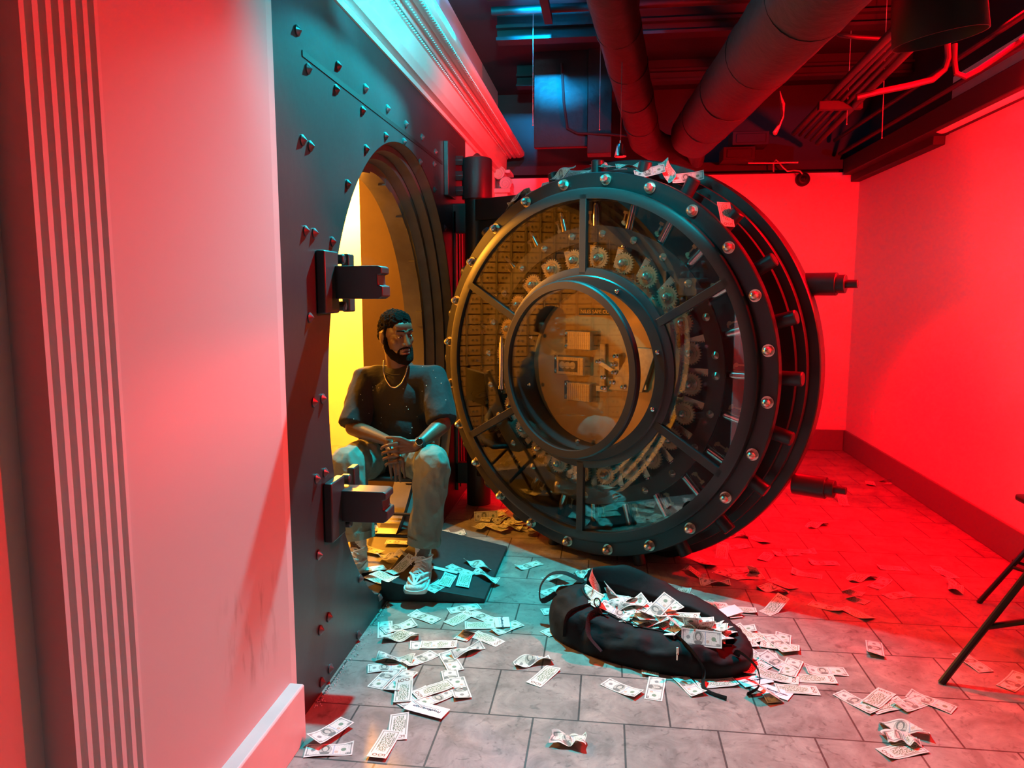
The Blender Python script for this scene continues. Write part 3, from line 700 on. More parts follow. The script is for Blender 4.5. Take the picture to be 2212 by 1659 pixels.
# boxes above the back wall
for x0, y0, x1, y1, lab in ((1560, 318, 1630, 348, 'dark junction box above the back wall with a recessed face'), (1580, 285, 1660, 316, 'upper dark box under the thick duct end')):
    p, q = atY(x0, y1, 7.0), atY(x1, y0, 7.0); b = BM(); box(b, p.x, q.x, 6.95, 7.2, p.z, q.z); box(b, p.x + .03, q.x - .03, 6.94, 6.95, p.z + .02, q.z - .02)
    tag(obj('junction_box', b, 'beam', bevel=.004), lab, 'box')
b = BM(); pts = [atY(x, y, 7.0) for x, y in ((1616, 352), (1640, 352), (1670, 352), (1700, 351), (1724, 351))]; tube(b, pts, .008, 8)
tag(obj('cable', b, 'foil'), 'straight pink lit cable along the top of the back wall', 'cable')
b = BM(); pts = [atY(x, y, 7.1) for x, y in ((1671, 371), (1671, 352), (1676, 345), (1684, 352), (1692, 362), (1701, 370), (1715, 368), (1728, 369), (1734, 376))]; tube(b, pts, .007, 8)
tag(obj('cable', b, 'foil'), 'looping cable that ends at the round camera on the back wall', 'cable')
p = atY(1735, 387, 7.25)
t = thing('ceiling_camera', 'small round dark dome camera at the top of the back wall', 'camera', p)
b = BM(); lathe(b, [(0.001, .04), (.062, .04), (.062, .0), (.055, -.012), (.040, -.02), (.001, -.02)], 32, p, closed=False); o = obj('housing', b, 'lampshade', t); o.matrix_parent_inverse = Matrix.Translation(-p)
b = BM(); sphere(b, p + V((0, -.015, 0)), .03, 20, 12); o = obj('lens_dome', b, 'iris', t); o.matrix_parent_inverse = Matrix.Translation(-p)
# pendant lamp shade, unlit
pc_ = atY(2030, 85, 3.3); t = thing('pendant_lamp', 'large dark cylindrical pendant lamp hanging from the ceiling, top right, switched off', 'lamp', pc_)
b = BM(); lathe(b, [(.168, -.0), (.172, .0), (.168, .12), (.150, .28), (.07, .34), (.02, .36), (.02, .34), (.065, .32), (.143, .27), (.160, .12)], 40, pc_, axis='Z')
for v in b.verts: v.co = pc_ + Matrix.Rotation(math.radians(-9), 3, 'Y') @ Matrix.Rotation(math.radians(4), 3, 'X') @ (v.co - pc_)
o = obj('lamp_shade', b, 'lampshade', t); o.matrix_parent_inverse = Matrix.Translation(-pc_)
b = BM(); cyl(b, pc_ + V((.05, 0, .33)), (pc_.x + .05, pc_.y, 3.4), .012, seg=8); o = obj('stem', b, 'lampshade', t); o.matrix_parent_inverse = Matrix.Translation(-pc_)
# right hand ledge beam, soffit strip, big pipe
b = BM(); box(b, 2.12, 2.28, 3.0, 7.25, 2.56, 2.70); box(b, 2.20, 2.28, 5.55, 7.28, 2.50, 2.58); tag(obj('edge_beam', b, 'beam', bevel=.006), 'dark beam running along the top of the right hand wall', 'beam')
for xx, zz, lab in ((2.02, 2.86, 'upper thin pipe beside the edge beam on the right'), (2.07, 2.74, 'lower thin pipe beside the edge beam on the right')):
    b = BM(); tube(b, [(xx, 2.9, zz), (xx, 7.2, zz)], .018, 10); tag(obj('service_pipe', b, 'pipe'), lab, 'pipe')
p = atX(2036, 266, 2.20); b = BM(); yy0 = p.y
tube(b, [(2.20, yy0, p.z), (2.20, 3.0, p.z)], .068, 28)
tag(obj('wall_pipe', b, 'redwall'), 'thick pale pipe with a rounded end along the top of the right wall', 'pipe')
# light switch on right wall
p = atX(1884, 898, XR); t = BM(); box(t, XR - .008, XR, p.y - .04, p.y + .04, p.z - .06, p.z + .06); box(t, XR - .014, XR - .008, p.y - .012, p.y + .012, p.z - .02, p.z + .02)
tag(obj('wall_socket', t, 'redwall', bevel=.002), 'small socket plate low on the right hand wall', 'socket')
# plumb shaped pendant over the door
p = atY(1340, 339, 4.6); t = thing('hanging_bell', 'small silver bell shaped weight hanging by a wire over the vault door', 'pendant', p)
b = BM(); lathe(b, [(0, 0), (.034, 0), (.036, .004), (.022, .070), (.016, .076), (.006, .080), (.005, .095), (0, .096)], 24, p, closed=False, axis='Z'); o = obj('bell', b, 'chrome', t); o.matrix_parent_inverse = Matrix.Translation(-p)
b = BM(); cyl(b, p + V((0, 0, .09)), (p.x, p.y, 3.4), .002, seg=6); o = obj('wire', b, 'cond', t); o.matrix_parent_inverse = Matrix.Translation(-p)
# hanging wires
for x, y0, y1, Yd, lab in ((1151, 225, 270, 5.2, 'bright wire end dangling left of the sheet baffle'), (1295, 245, 280, 5.6, 'thin wire dangling right of the sheet baffle'), (1829, 238, 268, 5.4, 'thin wire dangling under the conduit bracket'), (1905, 180, 298, 5.2, 'long thin wire dangling right of the conduit run')):
    p, q = atY(x, y0, Yd), atY(x, y1, Yd); b = BM(); cyl(b, (p.x, p.y, 3.4), q, .0025, seg=6); sphere(b, q, .005, 8, 6); tag(obj('dangling_wire', b, 'foil'), lab, 'wire')

# ------------------------------------------------------------------ chairs
def tubes(name, pts, r, m, par, inv): 
    b = BM(); tube(b, pts, r, 10); o = obj(name, b, m, par); o.matrix_parent_inverse = inv; return o
cb = V((-1.2, 4.02, .062)); inv = Matrix.Translation(-cb); cz = .062
ch = thing('folding_chair', 'black folding chair the seated person sits on in the vault opening', 'chair', cb)
b = BM(); box(b, -1.40, -1.00, 3.82, 4.24, .475, .505); o = obj('seat', b, 'mat', ch, bevel=.012); o.matrix_parent_inverse = inv
b = BM(); box(b, -1.40, -1.00, 4.26, 4.285, .76, .98); o = obj('backrest', b, 'mat', ch, bevel=.01); o.matrix_parent_inverse = inv
for sx_ in (-1.41, -.99):
    tubes('leg', [(sx_, 3.78, cz), (sx_, 4.03, .50), (sx_, 4.27, 1.0)], .012, 'metalrod', ch, inv)
    tubes('leg', [(sx_, 4.34, cz), (sx_, 3.86, .48)], .012, 'metalrod', ch, inv)
tubes('crossbar', [(-1.41, 3.83, .17), (-.99, 3.83, .17)], .010, 'metalrod', ch, inv); tubes('crossbar', [(-1.41, 4.29, .15), (-.99, 4.29, .15)], .010, 'metalrod', ch, inv)
# tripod style stool at the right edge
f1 = atZ(2033, 1476); f2 = atZ(2114, 1302)
st = thing('folding_stool', 'black tubular folding stool legs cut off by the right edge of the photo', 'stool', (1.9, 3.1, 0)); inv = Matrix.Translation((-1.9, -3.1, 0))
d1 = V((.43, .09, .60))
tubes('leg', [f1 + V((0, 0, .0)), f1 + d1], .0135, 'metalrod', st, inv)
f2 = f2 + V((0, 0, 0)); tubes('leg', [f2, f2 + V((.40, -.03, .60))], .0125, 'metalrod', st, inv)
f3 = f1 + V((.80, .12, 0)); f4 = f2 + V((.42, -.02, 0))
tubes('leg', [f3, f1 + V((.44, .03, .60))], .0125, 'metalrod', st, inv); tubes('leg', [f4, f2 + V((.38, 0, .60))], .0125, 'metalrod', st, inv)
m1 = f1 + d1 * .37; m2 = f2 + V((.40, -.03, .60)) * .32
tubes('crossbar', [m1, m1 + V((.50, .02, .10))], .012, 'metalrod', st, inv)
tubes('crossbar', [m2, m2 + V((.28, -.4, -.02))], .008, 'metalrod', st, inv); tubes('crossbar', [m2 + V((.02, .03, .02)), m2 + V((.29, -.36, .0))], .008, 'metalrod', st, inv)
b = BM(); box(b, 1.78, 2.22, 2.88, 3.40, .60, .63); o = obj('seat', b, 'mat', st, bevel=.01); o.matrix_parent_inverse = inv

# ------------------------------------------------------------------ duffel bag
DB = V((.19, 3.065, 0)); dang = math.atan2(-.30, .80)
db = thing('duffel_bag', 'big open black duffel bag on the tiles, overflowing with banknotes', 'bag', DB, dang); db.scale = (.87, .87, .87)
def se(c, p): return math.copysign(abs(c) ** p, c)
def rimz(a): return .145 + .085 * max(0, -math.cos(a)) ** 2 - .05 * max(0, math.cos(a)) ** 2 + .03 * max(0, math.sin(a))
def bagpt(a, s):
    fx, fy = .50 * se(math.cos(a), .8), .235 * se(math.sin(a), .9); fx2, fy2 = .045 + .375 * math.cos(a), .015 + .135 * math.sin(a)
    if fy < 0: fy -= .02 * (1 - abs(math.cos(a)))
    w = s ** 1.7; k = 1 + .05 * math.sin(PI * s); x, y = fx * k * (1 - w) + fx2 * w, fy * k * (1 - w) + fy2 * w; z = rimz(a) * math.sin(s * PI / 2) ** .75
    n1 = noise.noise(V((x * 9, y * 9, z * 13))); n2 = 1 - abs(noise.noise(V((x * 14 + 4, y * 14, z * 9)))) * 2.6
    f = math.sin(PI * min(1, s * 1.0)) ** .5 if s < 1 else .25
    return V((x * (1 + n1 * .05 * f), y * (1 + (n1 * .11 + n2 * .05) * f), max(.002, z + (n1 * .020 + n2 * .010) * f)))
b = BM(); NA, NS = 110, 20; rows = []
for i in range(NA):
    a = 2 * PI * i / NA; row = [b.verts.new(bagpt(a, k / NS)) for k in range(NS + 1)]; rows.append(row)
for i in range(NA):
    A_, B_ = rows[i], rows[(i + 1) % NA]
    for k in range(NS): b.faces.new((A_[k], B_[k], B_[k + 1], A_[k + 1]))
b.faces.new([r[0] for r in rows][::-1])
inn = [[b.verts.new(V((bagpt(2 * PI * i / NA, 1).x * (1 - .0 * q) , bagpt(2 * PI * i / NA, 1).y, max(.012, bagpt(2 * PI * i / NA, 1).z * (1 - q) - .004)))) for i in range(NA)] for q in (.0, .5, .95)]
for q in range(2):
    for i in range(NA): b.faces.new((inn[q][i], inn[q][(i + 1) % NA], inn[q + 1][(i + 1) % NA], inn[q + 1][i]))
b.faces.new(inn[2])
for i in range(NA): b.faces.new((rows[i][NS], rows[(i + 1) % NA][NS], inn[0][(i + 1) % NA], inn[0][i]))
o = obj('bag_body', b, 'bag', db, angle=80)
# lid thrown back over the far rim
b = BM(); rows = []
for i in range(41):
    a = math.radians(172 - 158 * i / 40); p0 = bagpt(a, 1); t = math.sin((a - .2) / (PI - .35) * PI); hmp = math.exp(-((p0.x + .16) / .2) ** 2)
    row = []
    for k in range(13):
        u = k / 12; y = p0.y + u * (.07 + .13 * max(0, t)) ; z = p0.z + math.sin(min(1, u * 1.5) * PI * .5) * (.03 + .085 * hmp) * (1 if u < .4 else 1) - max(0, u - .45) ** 1.5 * (.46 + .12 * hmp)
        n1 = noise.noise(V((p0.x * 9, u * 4, 2))) * .022 * u; row.append(b.verts.new(V((p0.x * (1 + .05 * u), y + n1, max(.006 + .01 * (1 - u), z + n1)))))
    rows.append(row)
for i in range(40):
    for k in range(12): b.faces.new((rows[i][k], rows[i + 1][k], rows[i + 1][k + 1], rows[i][k + 1]))
o = obj('lid_flap', b, 'bag', db, angle=80); sm = o.modifiers.new('solid', 'SOLIDIFY'); sm.thickness = .005
def strap(name, pts, w=.02, th=.16, m='strap'):
    b = BM(); P = []
    pts = [V(p) for p in pts]
    for i in range(len(pts) - 1):
        p0 = pts[max(i - 1, 0)]; p1 = pts[i]; p2 = pts[i + 1]; p3 = pts[min(i + 2, len(pts) - 1)]
        for s in range(6):
            t = s / 6; P.append(.5 * ((2 * p1) + (-p0 + p2) * t + (2 * p0 - 5 * p1 + 4 * p2 - p3) * t * t + (-p0 + 3 * p1 - 3 * p2 + p3) * t ** 3))
    P.append(pts[-1]); tube(b, P, w, 10, flat=th, ref=(P[1] - P[0]).cross(V((0, 1, .15))).normalized()); return obj(name, b, m, db, angle=50)
def onbag(a, s_, off=.006):
    p = bagpt(math.radians(a), s_); q = V((p.x - .04, p.y, 0)).normalized(); return p + q * off + V((0, 0, off * .6))
strap('handle', [onbag(188, .50), V((-.56, -.02, .12)), V((-.575, .0, .19)), V((-.53, .02, .255)), V((-.45, .03, .275)), onbag(170, .95, .01)], .015)
strap('handle', [onbag(-25, .55), V((.47, -.10, .115)), V((.55, -.14, .08)), V((.57, -.20, .03)), V((.53, -.25, .008))], .015)
strap('shoulder_strap', [onbag(-121, .86, .01), onbag(-119, .7, .01), onbag(-114, .5, .010), onbag(-108, .3, .010), onbag(-100, .12, .012)], .026)
strap('side_web', [onbag(-72, 1.0, .008), onbag(-66, .75, .008), onbag(-60, .45, .008), onbag(-55, .15, .010), V((.36, -.30, .006)), V((.46, -.33, .005))], .014)
strap('side_web', [onbag(-135, .9, .006), onbag(-130, .5, .008), onbag(-126, .1, .008)], .012)
c0_ = onbag(-121, .93, .014); b = BM()
tube(b, [c0_ + V((.016 * math.cos(2 * PI * i / 20) - .03, -.004, .022 * math.sin(2 * PI * i / 20) + .045)) for i in range(21)], .0035, 8); tube(b, [c0_ + V((-.025, -.006, .025)), c0_ + V((-.012, -.008, .008)), c0_ + V((-.002, -.01, -.004))], .005, 8); tube(b, [c0_ + V((-.03, -.01, -.008)), c0_ + V((.028, -.01, -.002))], .005, 8); obj('strap_clip', b, 'metalrod', db)
zc = onbag(-70, .42, .012); b = BM(); box(b, zc.x - .006, zc.x + .006, zc.y - .006, zc.y + .002, zc.z - .004, zc.z + .028); box(b, zc.x - .003, zc.x + .004, zc.y - .012, zc.y - .006, zc.z - .028, zc.z); obj('zip_puller', b, 'nickel', db, bevel=.001)
b = BM(); tube(b, [onbag(-170 + 155 * i / 30, .97, .004) for i in range(31)], .006, 6); obj('zipper', b, 'strap', db)

# ------------------------------------------------------------------ banknotes
BW, BH = .156, .066
def billmesh(style, seed, blank=None):
    rnd = random.Random(seed); nx, ny = 18, 8; b = BM(); uvl = b.loops.layers.uv.new('UVMap')
    ph_ = rnd.uniform(0, 6); amp = rnd.uniform(.0015, .004); ca = rnd.uniform(-.6, .6); lift = rnd.uniform(.012, .03); cs = rnd.choice((-1, 1))
    fold = rnd.uniform(-.03, .03); fang = rnd.choice((rnd.uniform(.3, .7), rnd.uniform(2.4, 2.75))); fslope = rnd.uniform(-.5, .5)
    def f(u, v):
        x, y = (u - .5) * BW, (v - .5) * BH; z = amp * (1 + math.sin(x * 38 + ph_ + y * 30 * ca)) * .6
        if style in ('curl', 'flat'):
            c = max(0, cs * (x + y * ca) - (.030 if style == 'curl' else .055)); z += (c ** 1.6) * (lift * 60)
        if style == 'twist':
            z += .012 * (1 + math.sin(x * 42 + ph_ + y * 45)) ; y *= math.cos(.9 * math.sin(x * 25 + ph_))
        if style == 'crumple':
            nv = noise.noise_vector(V((x * 26 + seed * 7, y * 30, seed))); z += .014 + nv.z * .022; x *= .72; x += nv.x * .012; y += nv.y * .014; z = max(z, .0)
        if style == 'fold':
            d = x - fold - y * fslope
            if d > 0:
                c, s = math.cos(fang), math.sin(fang); x = fold + y * fslope + d * c; z = z * .4 + d * s + .0006
        return V((x, y, z))
    G = [[f(i / nx, k / ny) for k in range(ny + 1)] for i in range(nx + 1)]
    th = V((0, 0, .0005)); top = [[b.verts.new(p + th) for p in r] for r in G]; bot = [[b.verts.new(p) for p in r] for r in G]
    def face(vs, uvs, mi):
        fc = b.faces.new(vs); fc.material_index = mi
        for l, w in zip(fc.loops, uvs): l[uvl].uv = w
    for i in range(nx):
        for k in range(ny):
            q = [(i, k), (i + 1, k), (i + 1, k + 1), (i, k + 1)]
            face([top[a][c] for a, c in q], [(a / nx, c / ny) for a, c in q], 0)
            q = q[::-1]; face([bot[a][c] for a, c in q], [(a / nx, 1 - c / ny) for a, c in q], 1)
    edge = [(i, 0) for i in range(nx)] + [(nx, k) for k in range(ny)] + [(i, ny) for i in range(nx, 0, -1)] + [(0, k) for k in range(ny, 0, -1)]
    for i in range(len(edge)):
        a, c = edge[i], edge[(i + 1) % len(edge)]; face([top[a[0]][a[1]], bot[a[0]][a[1]], bot[c[0]][c[1]], top[c[0]][c[1]]], [(.001, .001)] * 4, 0)
    me = bpy.data.meshes.new('banknote_' + style); b.to_mesh(me); b.free()
    return me
BMESH = {}
def getbill(style, side, v):
    key = (style, side, v)
    if key not in BMESH:
        me = billmesh(style, v * 13 + len(style))
        for k in (('bf', 'bb') if side == 'F' else ('bb', 'bf')): me.materials.append(M[k])
        me.shade_smooth(); me.set_sharp_from_angle(angle=math.radians(40)); BMESH[key] = me
    return BMESH[key]
cnt = [0]
def bill(p, ang, side='F', style='flat', label='', group=None, tilt=(0, 0), v=None, name='banknote', scale=None):
    cnt[0] += 1; v = cnt[0] % 5 if v is None else v
    o = bpy.data.objects.new(name, getbill(style, side, v)); col.objects.link(o)
    o.location = p; o.rotation_euler = (tilt[0], tilt[1], ang)
    tag(o, label, 'banknote', group); return o
RG = {'A': (620, 1130, 3.137), 'C': (1160, 1180, 4.424), 'E': (1560, 1180, 3.393)}
def fb(r, x0, y0, x1, y1, side, style, label, group=None, z=.0012, dx=0):
    ox, oy, s = RG[r]; p, q = atZ(ox + x0 / s, oy + y0 / s, z), atZ(ox + x1 / s, oy + y1 / s, z)
    return bill(V(((p.x + q.x) / 2 + dx, (p.y + q.y) / 2, z)), math.atan2(q.y - p.y, q.x - p.x), side, style, label, group)
H = 'hundred dollar note '
L1 = [
 ('A', 110, 1550, 460, 1530, 'F', 'flat', H + 'lying flat beside the left baseboard end, portrait side up', .001),
 ('A', 190, 1480, 400, 1340, 'F', 'curl', H + 'curled and propped on the note beside the baseboard end', .016),
 ('A', 765, 1290, 745, 1480, 'B', 'flat', H + 'green side up, half covered, at the bottom left of the floor', .001),
 ('A', 715, 1405, 600, 1605, 'B', 'flat', 'lowest note on the left floor, its big 100 facing the camera', .004),
 ('A', 730, 985, 590, 1120, 'F', 'flat', H + 'portrait up, leftmost of the overlapping cluster near the steel front', .001),
 ('A', 850, 995, 690, 1150, 'F', 'flat', H + 'portrait up in the middle of the cluster near the steel front', .004),
 ('A', 780, 1230, 800, 1050, 'B', 'fold', 'folded note with its big 100 upside down on top of the left cluster', .007),
 ('A', 940, 1140, 790, 1215, 'F', 'flat', H + 'portrait up, tucked under the printed white slip', .001),
 ('A', 1100, 1145, 900, 1230, 'F', 'flat', H + 'portrait up, just above the white slip', .004),
 ('A', 1060, 1105, 920, 1150, 'B', 'curl', H + 'green side up, curled on top of two others near the white slip', .008),
 ('A', 1105, 1025, 1125, 1110, 'F', 'flat', H + 'portrait up, right of the left cluster, upper of two crossing', .001),
 ('A', 1190, 1180, 1150, 1060, 'F', 'flat', H + 'portrait up, lower of the two crossing right of the left cluster', .004),
 ('A', 1075, 880, 1150, 1010, 'F', 'curl', H + 'portrait up, pointing away in the middle left floor group', .001),
 ('A', 960, 900, 840, 950, 'F', 'curl', H + 'half folded, portrait up, above the left cluster', .001),
 ('A', 680, 930, 790, 940, 'F', 'twist', 'rumpled note close to the steel front above the left cluster', .001),
 ('A', 620, 985, 740, 975, 'F', 'flat', H + 'peeking out at the back of the left cluster', .001),
 ('A', 1280, 855, 1165, 895, 'F', 'twist', 'twisted note alone between the left cluster and the bag', .001),
 ('A', 895, 830, 1020, 825, 'F', 'flat', H + 'portrait end showing, half under another in a flat pair', .001),
 ('A', 965, 825, 1090, 825, 'B', 'flat', H + 'green side up, on top in a flat pair', .004),
 ('A', 665, 665, 665, 780, 'F', 'flat', H + 'bright cyan lit, closest to the steel front below the ramp', .001),
 ('A', 690, 725, 825, 690, 'F', 'curl', H + 'curled beside the bright cyan one near the steel front', .003),
 ('A', 695, 790, 850, 775, 'B', 'twist', 'crumpled note in front of the two by the steel front', .002),
 ('A', 860, 615, 1000, 665, 'F', 'flat', H + 'faintly lit in the shade below the sneaker', .001),
 ('A', 1115, 675, 1225, 620, 'B', 'flat', H + 'green side up, left end of the group under the ramp front', .001),
 ('A', 1140, 590, 1260, 570, 'F', 'flat', H + 'just in front of the ramp edge', .001),
 ('A', 1270, 620, 1390, 660, 'F', 'flat', H + 'portrait up behind the small printed slip', .001),
 ('A', 1205, 700, 1440, 690, 'B', 'flat', H + 'green side up, long one across the middle group', .004),
 ('A', 1430, 735, 1550, 690, 'F', 'curl', H + 'curled under the small printed slip', .001),
 ('A', 1200, 770, 1255, 720, 'F', 'fold', 'folded note with a red lit underside in the middle group', .002),
 ('A', 1290, 760, 1420, 810, 'B', 'flat', H + 'green side up, nearest of the middle group', .001),
 ('A', 1550, 965, 1785, 930, 'F', 'twist', 'wrinkled note alone right of centre, before the bag', .001),
 ('A', 1810, 980, 1665, 1100, 'B', 'flat', 'flat note with its big 100 towards the camera, left of the bag', .001),
 ('A', 1585, 305, 1695, 275, 'F', 'curl', 'cyan lit curled note far behind, right of the ramp', .001),
 ('A', 1745, 475, 1870, 440, 'F', 'flat', 'cyan lit note left of the bag handle', .001),
 ('A', 1775, 370, 1870, 410, 'F', 'fold', 'dark folded note standing up left of the bag handle', .001),
 ('A', 1790, 600, 1880, 590, 'F', 'flat', 'cyan lit note under the left end of the bag', .001),
 ('A', 1800, 735, 1870, 710, 'F', 'fold', 'small dark folded note at the left end of the bag', .001),
 ('A', 1820, 1480, 2000, 1500, 'F', 'crumple', 'crumpled note alone at the bottom centre of the floor', .001),
 ('C', 640, 1290, 990, 1440, 'F', 'curl', H + 'portrait up in front of the bag, left of a pair', .001),
 ('C', 1150, 1270, 1110, 1470, 'F', 'curl', H + 'portrait up in front of the bag, right of a pair', .001),
 ('C', 1340, 1230, 1560, 1440, 'F', 'curl', H + 'portrait up in front of the bag, in front of the loose strap', .001),
 ('C', 1930, 1295, 1500, 1320, 'B', 'flat', 'note with its big 100 to the left, lying at the bag strap end', .003),
 ('E', 600, 910, 925, 925, 'F', 'curl', H + 'portrait up, farthest of the row right of the bag', .001),
 ('E', 510, 960, 845, 985, 'B', 'flat', H + 'green side up, middle of the row right of the bag', .001),
 ('E', 385, 1040, 715, 1060, 'B', 'flat', H + 'nearest of the row right of the bag, 100 at its right end', .003),
 ('E', 420, 1115, 505, 1115, 'F', 'fold', 'small folded note poking out below the nearest row note', .001),
 ('E', 320, 945, 490, 975, 'B', 'curl', H + 'curled, among the cluster right of the bag strap', .006),
 ('E', 130, 800, 405, 815, 'B', 'flat', H + 'green side up, back of the cluster right of the bag', .001),
 ('E', 40, 600, 185, 610, 'F', 'curl', H + 'portrait up behind the right end of the bag', .001),
 ('E', 100, 680, 280, 655, 'F', 'curl', H + 'curled up at one end behind the bag strap', .002),
 ('E', 190, 930, 330, 850, 'B', 'flat', H + 'tilted in the cluster right of the bag strap', .004),
 ('E', 350, 830, 465, 890, 'F', 'curl', 'pale curled note in the cluster right of the bag strap', .006),
 ('E', 90, 705, 190, 775, 'F', 'flat', H + 'portrait up beside the bag strap loop', .001),
 ('E', 885, 1090, 1090, 1200, 'F', 'flat', H + 'portrait up, left one of the trio on the pink floor', .001),
 ('E', 1070, 1180, 1220, 1050, 'B', 'curl', H + 'raised middle one of the trio on the pink floor', .004),
 ('E', 1110, 1195, 1310, 1150, 'B', 'flat', H + 'under the other two of the trio on the pink floor', .001),
 ('E', 1300, 1190, 1490, 1120, 'F', 'curl', H + 'portrait up, right of the trio on the pink floor', .001),
 ('E', 1470, 1120, 1590, 1165, 'F', 'flat', 'partly hidden note at the right of the trio on the pink floor', .001),
 ('E', 1145, 1310, 1530, 1400, 'F', 'twist', 'long twisted note at the bottom right of the floor', .002),
 ('E', 1230, 1420, 1400, 1440, 'F', 'crumple', 'crumpled note between two others at the bottom right', .001),
 ('E', 1430, 1480, 1210, 1520, 'B', 'flat', 'lowest note at the bottom right with its big 100 towards the camera', .001),
 ('E', 1110, 700, 1130, 820, 'F', 'fold', 'folded note alone on the pink floor right of the bag', .001),
 ('E', 1740, 790, 1930, 920, 'F', 'flat', H + 'portrait up behind the stool foot', .001),
 ('E', 2070, 1050, 2200, 950, 'F', 'curl', 'note at the right edge crossed by the stool shadow', .001),
 ('E', 290, 500, 480, 430, 'B', 'fold', 'dark note standing folded on the edge of the red light', .001),
 ('C', 380, 300, 500, 250, 'F', 'crumple', 'crumpled cyan lit note behind the bag handle', .001),
 ('C', 1700, 670, 1900, 620, 'F', 'curl', 'pale note leaning behind the far end of the bag', .012),
]
for r in L1: fb(*r[:8], None, r[8])
# note leaning on the front of the bag and the one lying over its rim
fb('C', 1082, 1235, 1074, 1065, 'B', 'flat', 'note half under the front of the bag, its 100 upside down', None, .004)
def w2(l): return db.matrix_world @ V(l)
bpy.context.view_layer.update()
o = bill(w2((.30, -.125, .155)), dang + math.radians(15), 'F', 'flat', 'big note draped over the near right rim of the bag, portrait side up', None, (math.radians(48), 0), 2)
o = bill(w2((-.27, -.05, .215)), dang - math.radians(35), 'F', 'curl', 'pink lit note poking over the left rim inside the bag', None, (math.radians(35), 0), 1)
o = bill(w2((-.28, .03, .235)), dang + math.radians(70), 'B', 'flat', 'greenish note standing upright at the back left inside the bag', None, (math.radians(60), math.radians(60)), 3)
o = bill(w2((.06, .0, .20)), dang + math.radians(62), 'F', 'curl', 'note standing up highest in the middle of the bag', None, (math.radians(20), math.radians(-28)), 0)
rnd = random.Random(5)
for i in range(74):
    a = rnd.uniform(0, 2 * PI); r = rnd.random() ** .5 * .92; k = i / 74
    x, yv = .045 + .345 * r * math.cos(a), .015 + .115 * r * math.sin(a)
    z = .075 + .050 * k + .055 * (1 - r * r) + (.035 * max(0, -(x - .05) / .35))
    bill(w2((x, yv, z)), rnd.uniform(0, 6.28), rnd.choice('FFB'), rnd.choice(('curl', 'flat', 'twist', 'curl', 'fold')),
         'loose hundred dollar note in the heap filling the open duffel bag', 'banknotes heaped inside the bag', (rnd.uniform(-.28, .28), rnd.uniform(-.22, .22)))
# loose notes between bag and cluster on the right
for i in range(9):
    p = atZ(1590 + rnd.uniform(0, 130), 1370 + rnd.uniform(0, 105), .002)
    bill(p + V((0, 0, .001 * i)), rnd.uniform(0, 6.28), rnd.choice('FB'), rnd.choice(('curl', 'flat')), 'loose note in the spill just right of the bag strap', 'banknotes spilled right of the bag')
for i in range(7):
    p = atZ(1440 + i * 26 + rnd.uniform(-6, 6), 1288 + i * 6 + rnd.uniform(-8, 4), .002)
    bill(p + V((0, 0, .002)), rnd.uniform(0, 6.28), rnd.choice('FB'), rnd.choice(('curl', 'flat')), 'note spilled on the floor behind the far rim of the bag', 'banknotes behind the bag')
# red lit floor
for i, (x, y) in enumerate([(1632,1238),(1600,1232),(1572,1242),(1617,1247),(1690,1262),(1668,1276),(1840,1292),(1930,1228),(2040,1238),(1785,1312),(1850,1326),(1830,1276),(1942,1286),(1765,1137),(1640,1167),(1700,1197),(1590,1182),(1560,1197),(1732,1192),(1655,1203),(1780,1217),(1900,1262),(2062,1272),(1862,1252),(1742,1242),(1880,1045),(1905,1041),(1820,1085),(1588,1160),(1520,1215),(1545,1262),(1500,1240)]):
    p = atZ(x, y, .001); bill(p, rnd.uniform(0, 3.1), rnd.choice('FB'), rnd.choice(('curl', 'curl', 'flat', 'twist', 'fold')), 'note scattered on the deep red lit floor right of the vault door', 'banknotes on the red lit floor')
# heap behind the door's left foot
for i, (x, y) in enumerate([(1080,1108),(1092,1118),(1062,1128),(1085,1125),(1105,1140),(1130,1137),(1100,1122),(1150,1146),(1040,1136),(1072,1140),(1118,1128),(1095,1133),(1050,1120),(1140,1128)]):
    p = atZ(x, y, .003 + .002 * i); bill(p, rnd.uniform(0, 3.1), rnd.choice('FB'), rnd.choice(('curl', 'flat', 'twist')), 'red lit note in the heap behind the foot of the vault door', 'banknotes behind the vault door foot')
p = atZ(1050, 1126, 0); bill(p + V((0, 0, .035)), .3, 'F', 'flat', 'bright red note propped upright behind the foot of the vault door', None, (math.radians(65), 0))
for x, y, lab in ((945, 1150, 'cyan lit note between the chair leg and the vault door'), (978, 1154, 'orange lit note between the ramp and the vault door')):
    bill(atZ(x, y, .002), .4, 'F', 'curl', lab)
# on the ramp (follows its slope)
RT = math.atan2(.105 - .022, .51)
def rb_(x0, y0, x1, y1, side, style, label, lift=.002):
    ox, oy, s = RG['A']; p, q = atZ(ox + x0 / s, oy + y0 / s, .06), atZ(ox + x1 / s, oy + y1 / s, .06); c = (p + q) / 2
    o = bill(V((c.x, c.y, rampz(c.x) + lift)), 0, side, style, label)
    o.rotation_euler = (Matrix.Rotation(RT, 3, 'Y') @ Matrix.Rotation(math.atan2(q.y - p.y, q.x - p.x), 3, 'Z')).to_euler()
rb_(1190, 250, 1385, 290, 'F', 'twist', 'twisted note farthest back on the black ramp')
rb_(1270, 315, 1415, 350, 'F', 'twist', 'twisted note at the right edge of the ramp')
rb_(1110, 300, 1245, 330, 'F', 'flat', 'note crossing the white strip on the ramp', .004)
rb_(1215, 330, 1185, 425, 'B', 'flat', 'note on the ramp with its 100 towards the camera, right of two', .007)
rb_(1060, 430, 1110, 345, 'B', 'flat', 'note on the ramp with its 100 away from the camera, left of two', .002)
rb_(965, 470, 1060, 400, 'F', 'flat', 'note partly under the sneaker on the ramp', .001)
